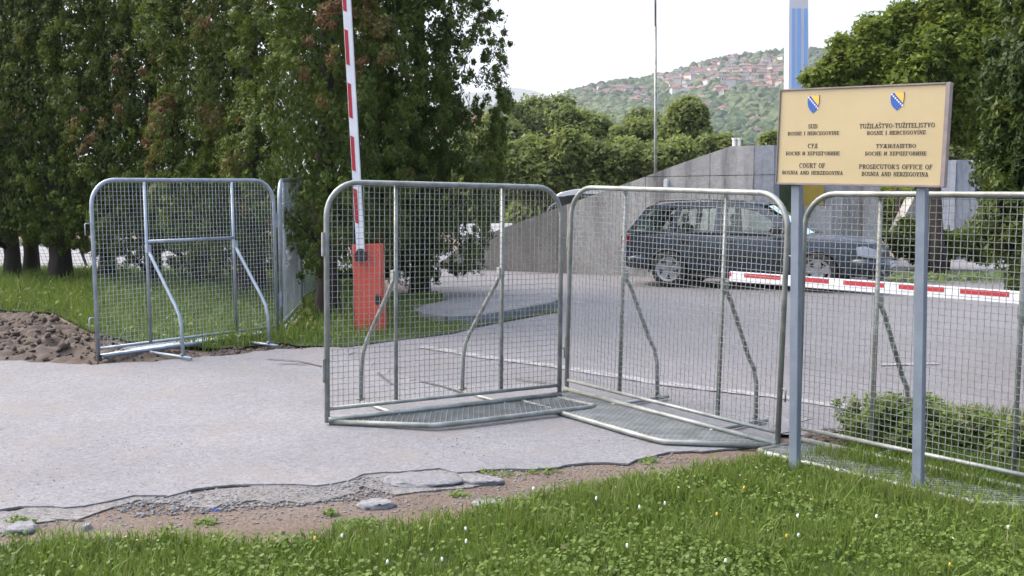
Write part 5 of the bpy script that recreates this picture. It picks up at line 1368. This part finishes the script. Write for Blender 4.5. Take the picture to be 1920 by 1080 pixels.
# ------------------------------------------------------------------ far hillside
ridge_x = [700, 900, 940, 1000, 1050, 1080, 1130, 1200, 1240, 1290, 1340, 1400, 1480, 1560, 1700, 2300, 2700]
ridge_y = [214, 212, 208, 203, 192, 178, 166, 158, 150, 136, 122, 112, 106, 100, 90, 50, 60]
def hillp(px, s):
    s = np.asarray(s, float)
    yr = np.interp(px, ridge_x, ridge_y); D = 430 + 520 * s; y = 300 + (yr - 300) * (s ** .85)
    u = (px - 960) / F; v = (540 - y) / F; ry = cp + v * sp; t = D / ry
    return np.stack([u * t, D + 0 * t, EYE + (-sp + v * cp) * t], -1)
pxs = np.linspace(700, 2700, 140); ss = np.concatenate([np.linspace(0, 1, 30)])
V = [hillp(pxs, np.full_like(pxs, s)) for s in ss]
back = V[-1].copy(); back[:, 1] += 400; back[:, 2] -= 60; V.append(back)
front = V[0].copy(); front[:, 1] -= 150; front[:, 2] -= 30; V.insert(0, front)
V = np.array(V); nr, ncol = V.shape[:2]
i = (np.arange(nr - 1)[:, None] * ncol + np.arange(ncol - 1)[None]).ravel()
o = npmesh('hillside', V.reshape(-1, 3), np.stack([i, i + 1, i + ncol + 1, i + ncol], -1), M['hillground']); o['kind'] = 'structure'
# farther blue ridge
fx = np.linspace(200, 2300, 90); fr_y = np.interp(fx, [200, 820, 920, 950, 1000, 1060, 1200, 2300], [190, 178, 170, 164, 170, 186, 215, 215]) + np.sin(fx * .05) * 1.5
def atn(px, py, Y):
    u = (px - 960) / F; v = (540 - py) / F; t = Y / (cp + v * sp); return np.stack([u * t, Y + 0 * t, EYE + (-sp + v * cp) * t], -1)
rowsV = np.array([atn(fx, np.full_like(fx, 330), 2600), atn(fx, (fr_y + 330) / 2, 3000), atn(fx, fr_y, 3400), atn(fx, fr_y + 60, 4200)])
nr, ncol = rowsV.shape[:2]; i = (np.arange(nr - 1)[:, None] * ncol + np.arange(ncol - 1)[None]).ravel()
o = npmesh('distant_hill', rowsV.reshape(-1, 3), np.stack([i, i + 1, i + ncol + 1, i + ncol], -1), M['farhill']); o['kind'] = 'structure'

# houses
house_me = {}
def house_proto(wl, rf, shape):
    key = (wl, rf, shape)
    if key in house_me: return house_me[key]
    W_, D_, H_ = {'small': (8, 8, 4.2), 'wide': (13, 9, 4.5), 'tall': (8, 8, 7)}[shape]
    a = MB(); a.box(-W_/2, W_/2, -D_/2, D_/2, -4, H_); wm = a.mesh('wall'); wm.materials.append(M[wl])
    b = MB(); e = .6; rh = 2.3; rl = W_/2 * .45
    b.add([(-W_/2-e, -D_/2-e, H_), (W_/2+e, -D_/2-e, H_), (W_/2+e, D_/2+e, H_), (-W_/2-e, D_/2+e, H_), (-rl, 0, H_+rh), (rl, 0, H_+rh)], [(0,1,5,4),(1,2,5),(2,3,4,5),(3,0,4),(3,2,1,0)])
    rm = b.mesh('roof'); rm.materials.append(M[rf])
    ch = MB().box(.8, 1.6, -.4, .4, H_+1, H_+rh+.9).mesh('chimney'); ch.materials.append(M['wall_grey'])
    c = MB()
    wn_ = []
    for x in np.arange(-W_/2 + 1.4, W_/2 - 1, 2.6):
        wn_.append((float(x), 1.3))
        if H_ > 6: wn_.append((float(x), 4.3))
    wmn = MB().box(-.6, .6, -.05, .05, 0, 1.4).mesh('window'); wmn.materials.append(M['dark_window'])
    house_me[key] = (wm, rm, ch, wmn, wn_, D_)
    return house_me[key]
hcount = 0
HP = []
def house(px, s, wl, rf, shape, scale, label, group=None, win=False):
    global hcount
    p_ = hillp(np.array([float(px)]), np.array([s]))[0]
    wm, rm, ch, wmn, wn_, D_ = house_proto(wl, rf, shape)
    root = empty('house', tuple(p_), label, 'house', group, rz=random.uniform(-.6, .6)); root.scale = (scale,) * 3
    for nm, me in (('wall', wm), ('roof', rm), ('chimney', ch)):
        o = bpy.data.objects.new(nm, me); C.objects.link(o); o.parent = root
    if win:
        for x, z in wn_:
            o = bpy.data.objects.new('window', wmn); C.objects.link(o); o.parent = root; o.location = (x, -D_/2 - .03, z)
    HP.append((px, s)); hcount += 1
def s_for(px, y):
    yr = np.interp(px, ridge_x, ridge_y); t = (y - 300) / (yr - 300); return float(np.clip(t, 0.001, 1)) ** (1 / .85)
special = [
    (1352, 155, 'wall_white', 'roof_brown', 'wide', 1.0, 'long white house with dark roof in the middle of the hillside meadow'),
    (1329, 212, 'wall_cream', 'roof_brown', 'wide', 1.0, 'large cream house with brown hipped roof above the wall corner'),
    (1357, 222, 'wall_white', 'roof_red', 'tall', .8, 'tall white house with red roof just below the large cream house'),
    (1330, 224, 'wall_grey', 'roof_brown', 'small', .6, 'small grey house left of the tall white house'),
    (1417, 238, 'wall_white', 'roof_red', 'small', .9, 'white house with red roof alone in the woods left of the sign'),
    (1415, 260, 'wall_grey', 'roof_brown', 'wide', .8, 'grey house with brown roof lowest on the slope'),
    (1357, 178, 'wall_white', 'roof_brown', 'small', .8, 'small white gabled house at the edge of the red roofed row'),
    (1315, 195, 'wall_cream', 'roof_orange', 'wide', .9, 'cream house with orange roof on the left of the slope'),
    (1298, 178, 'wall_pink', 'roof_orange', 'small', 1.0, 'pink walled house with orange roof behind the tree tops'),
    (1410, 145, 'wall_pink', 'roof_red', 'tall', .9, 'tall salmon pink block among the upper houses'),
    (1470, 122, 'wall_white', 'roof_grey', 'tall', 1.0, 'tall pale house with grey roof beside the striped pylon'),
    (1253, 217, 'wall_white', 'roof_brown', 'small', .9, 'white house with brown roof just right of the pole'),
    (1140, 178, 'wall_white', 'roof_red', 'wide', .8, 'white house with red roof left of the pole, middle of the slope'),
    (1185, 198, 'wall_cream', 'roof_orange', 'wide', .9, 'cream house with orange roof just left of the pole'),
    (1145, 228, 'wall_white', 'roof_grey', 'small', .9, 'white house low between the tree tops left of the pole'),
    (1100, 176, 'wall_pink', 'roof_red', 'small', .9, 'pinkish house at the left shoulder of the ridge'),
]
for px, y, wl, rf, shp, scl, lab in special: house(px, s_for(px, y), wl, rf, shp, scl, lab, None, win=scl >= .9)
zones = [ # px0, px1, y0, y1, n, phrase
    (1330, 1480, 116, 135, 34, 'on the crest of the hillside'), (1300, 1480, 130, 150, 26, 'high on the hillside below the crest'),
    (1380, 1480, 152, 176, 18, 'in the red roofed row left of the pylon'), (1300, 1390, 164, 186, 9, 'in the middle row of the hillside'), (1236, 1345, 140, 160, 18, 'on the left shoulder of the hillside'),
    (1238, 1300, 164, 190, 8, 'just right of the pole on the slope'), (1080, 1228, 168, 186, 16, 'on the slope left of the pole'), (1160, 1228, 178, 205, 8, 'low on the slope left of the pole'),
    (905, 1040, 206, 214, 12, 'on the low ridge by the minaret'), (1500, 1560, 100, 150, 10, 'on the crest right of the pylon')]
WL = [('wall_white', 'white'), ('wall_cream', 'cream'), ('wall_grey', 'grey'), ('wall_pink', 'pinkish'), ('wall_white', 'white')]
RF = [('roof_red', 'red'), ('roof_brown', 'brown'), ('roof_orange', 'orange'), ('roof_red', 'red'), ('roof_grey', 'grey')]
for a, b, y0, y1, n_, ph in zones:
    tries = 0; c_ = 0
    while c_ < n_ and tries < 900:
        tries += 1; px = random.uniform(a, b); y = random.uniform(y0, y1)
        yr = np.interp(px, ridge_x, ridge_y)
        if y < yr + 1: continue
        s = s_for(px, y)
        if any(abs(px - q[0]) < 9.5 and abs(s - q[1]) < .035 for q in HP): continue
        (wl, wn1), (rf, rn) = random.choice(WL), random.choice(RF)
        house(px, s, wl, rf, random.choice(['small', 'small', 'wide', 'tall']), random.uniform(.62, .95), '%s house with %s roof %s' % (wn1, rn, ph), '%s houses with %s roofs %s' % (wn1, rn, ph)); c_ += 1
# minaret
a = at(951, 212, 640); b = at(951, 182, 640)
root = empty('minaret', (a.x, a.y, a.z), 'slim white minaret with dark pointed spire at the foot of the hill', 'minaret')
MB().tube([(0, 0, -8), (0, 0, (at(951, 186, 640) - a).z)], 1.6, 12).build('shaft', M['wall_white'], root, True)
zz = (at(951, 186, 640) - a).z
MB().tube([(0, 0, zz - 1.4), (0, 0, zz - .6)], 2.2, 12).build('balcony', M['wall_white'], root)
MB().tube([(0, 0, zz), (0, 0, zz + 2.2), (0, 0, zz + 5.5)], [1.7, .7, .1], 12).build('spire', M['roof_grey'], root, True)
# brick-red building corner next to the conifer
a = at(915, 225, 230)
root = empty('red_roofed_building', (a.x, a.y, a.z), 'building with orange-red roof next to the conifer edge', 'building')
MB().box(-6, 3, 0, 8, -6, -1.2).build('wall', M['wall_cream'], root)
m_ = MB(); m_.add([(-6.6, -.6, -1.2), (3.6, -.6, -1.2), (3.6, 8.6, -1.2), (-6.6, 8.6, -1.2), (-4, 4, 1.8), (1.5, 4, 1.8)], [(0,1,5,4),(1,2,5),(2,3,4,5),(3,0,4),(3,2,1,0)]); m_.build('roof', M['roof_orange'], root)

# hillside woods: leafy clumps
def woods():
    b = bmesh.new(); bmesh.ops.create_icosphere(b, subdivisions=2, radius=1); iv = np.array([v.co[:] for v in b.verts]); fi = np.array([[v.index for v in f.verts] for f in b.faces]); b.free()
    HPa = np.array(HP); Vs = []; Fs = []; T = []; k = 0
    def clump(p_, r_, t):
        nonlocal k
        nzv = 1 + rng.normal(0, .14, (len(iv), 1))
        v = iv * nzv * r_ * np.array([1, 1, 1.05]) + p_ + np.array([0, 0, r_ * .55]); Vs.append(v); Fs.append(fi + k * len(iv)); T.append(np.clip(t + rng.normal(0, .13, len(iv)), 0, 1)); k += 1
    n_ = 0
    for _ in range(26000):
        px = rng.uniform(850, 1680); s = rng.random() ** .8
        y = 300 + (np.interp(px, ridge_x, ridge_y) - 300) * s ** .85
        dx = np.abs(HPa[:, 0] - px); ds = HPa[:, 1] - s
        # leave room in front of houses
        if np.any((dx < 7) & (ds > -.01) & (ds < .035)): continue
        if 1080 < px < 1480 and s > .55 and rng.random() < .35: continue
        p_ = hillp(np.array([px]), np.array([s]))[0]
        sz = rng.uniform(2.3, 5.0)
        if 1300 < px < 1480 and .66 < s < .8 and rng.random() < .5: continue
        clump(p_, sz, .45 + .3 * math.sin(px * .03 + s * 9) + rng.normal(0, .12)); n_ += 1
        if n_ > 4300: break
    for px in np.arange(860, 1680, 2.4):
        p_ = hillp(np.array([px]), np.array([1.0]))[0]; clump(p_, rng.uniform(1.6, 4.2), .5)
    o = npmesh('hillside_woods', np.concatenate(Vs), np.concatenate(Fs), M['hillwood'], np.concatenate(T), k=3)
    o.data.polygons.foreach_set('use_smooth', [False] * len(o.data.polygons))
    tag(o, 'woods and garden trees covering the far hillside', 'woods', kind='stuff')
    for px in (1262, 1313, 1378, 1404, 1440, 1448, 1000, 1008, 1018):
        pass
woods()

# ------------------------------------------------------------------ haze
m, n, p = newmat('haze'); n.nodes.remove(p)
vol = n.nodes.new('ShaderNodeVolumePrincipled'); vol.inputs['Density'].default_value = .00025; vol.inputs['Color'].default_value = (.86, .91, 1, 1); vol.inputs['Anisotropy'].default_value = .3
L(n, vol.outputs[0], n.nodes['Material Output'].inputs['Volume'])
hz = MB().box(-3300, 3300, -300, 9200, -90, 900).build('haze', m); hz['kind'] = 'stuff'; hz['label'] = 'thin pale evening haze over the valley'
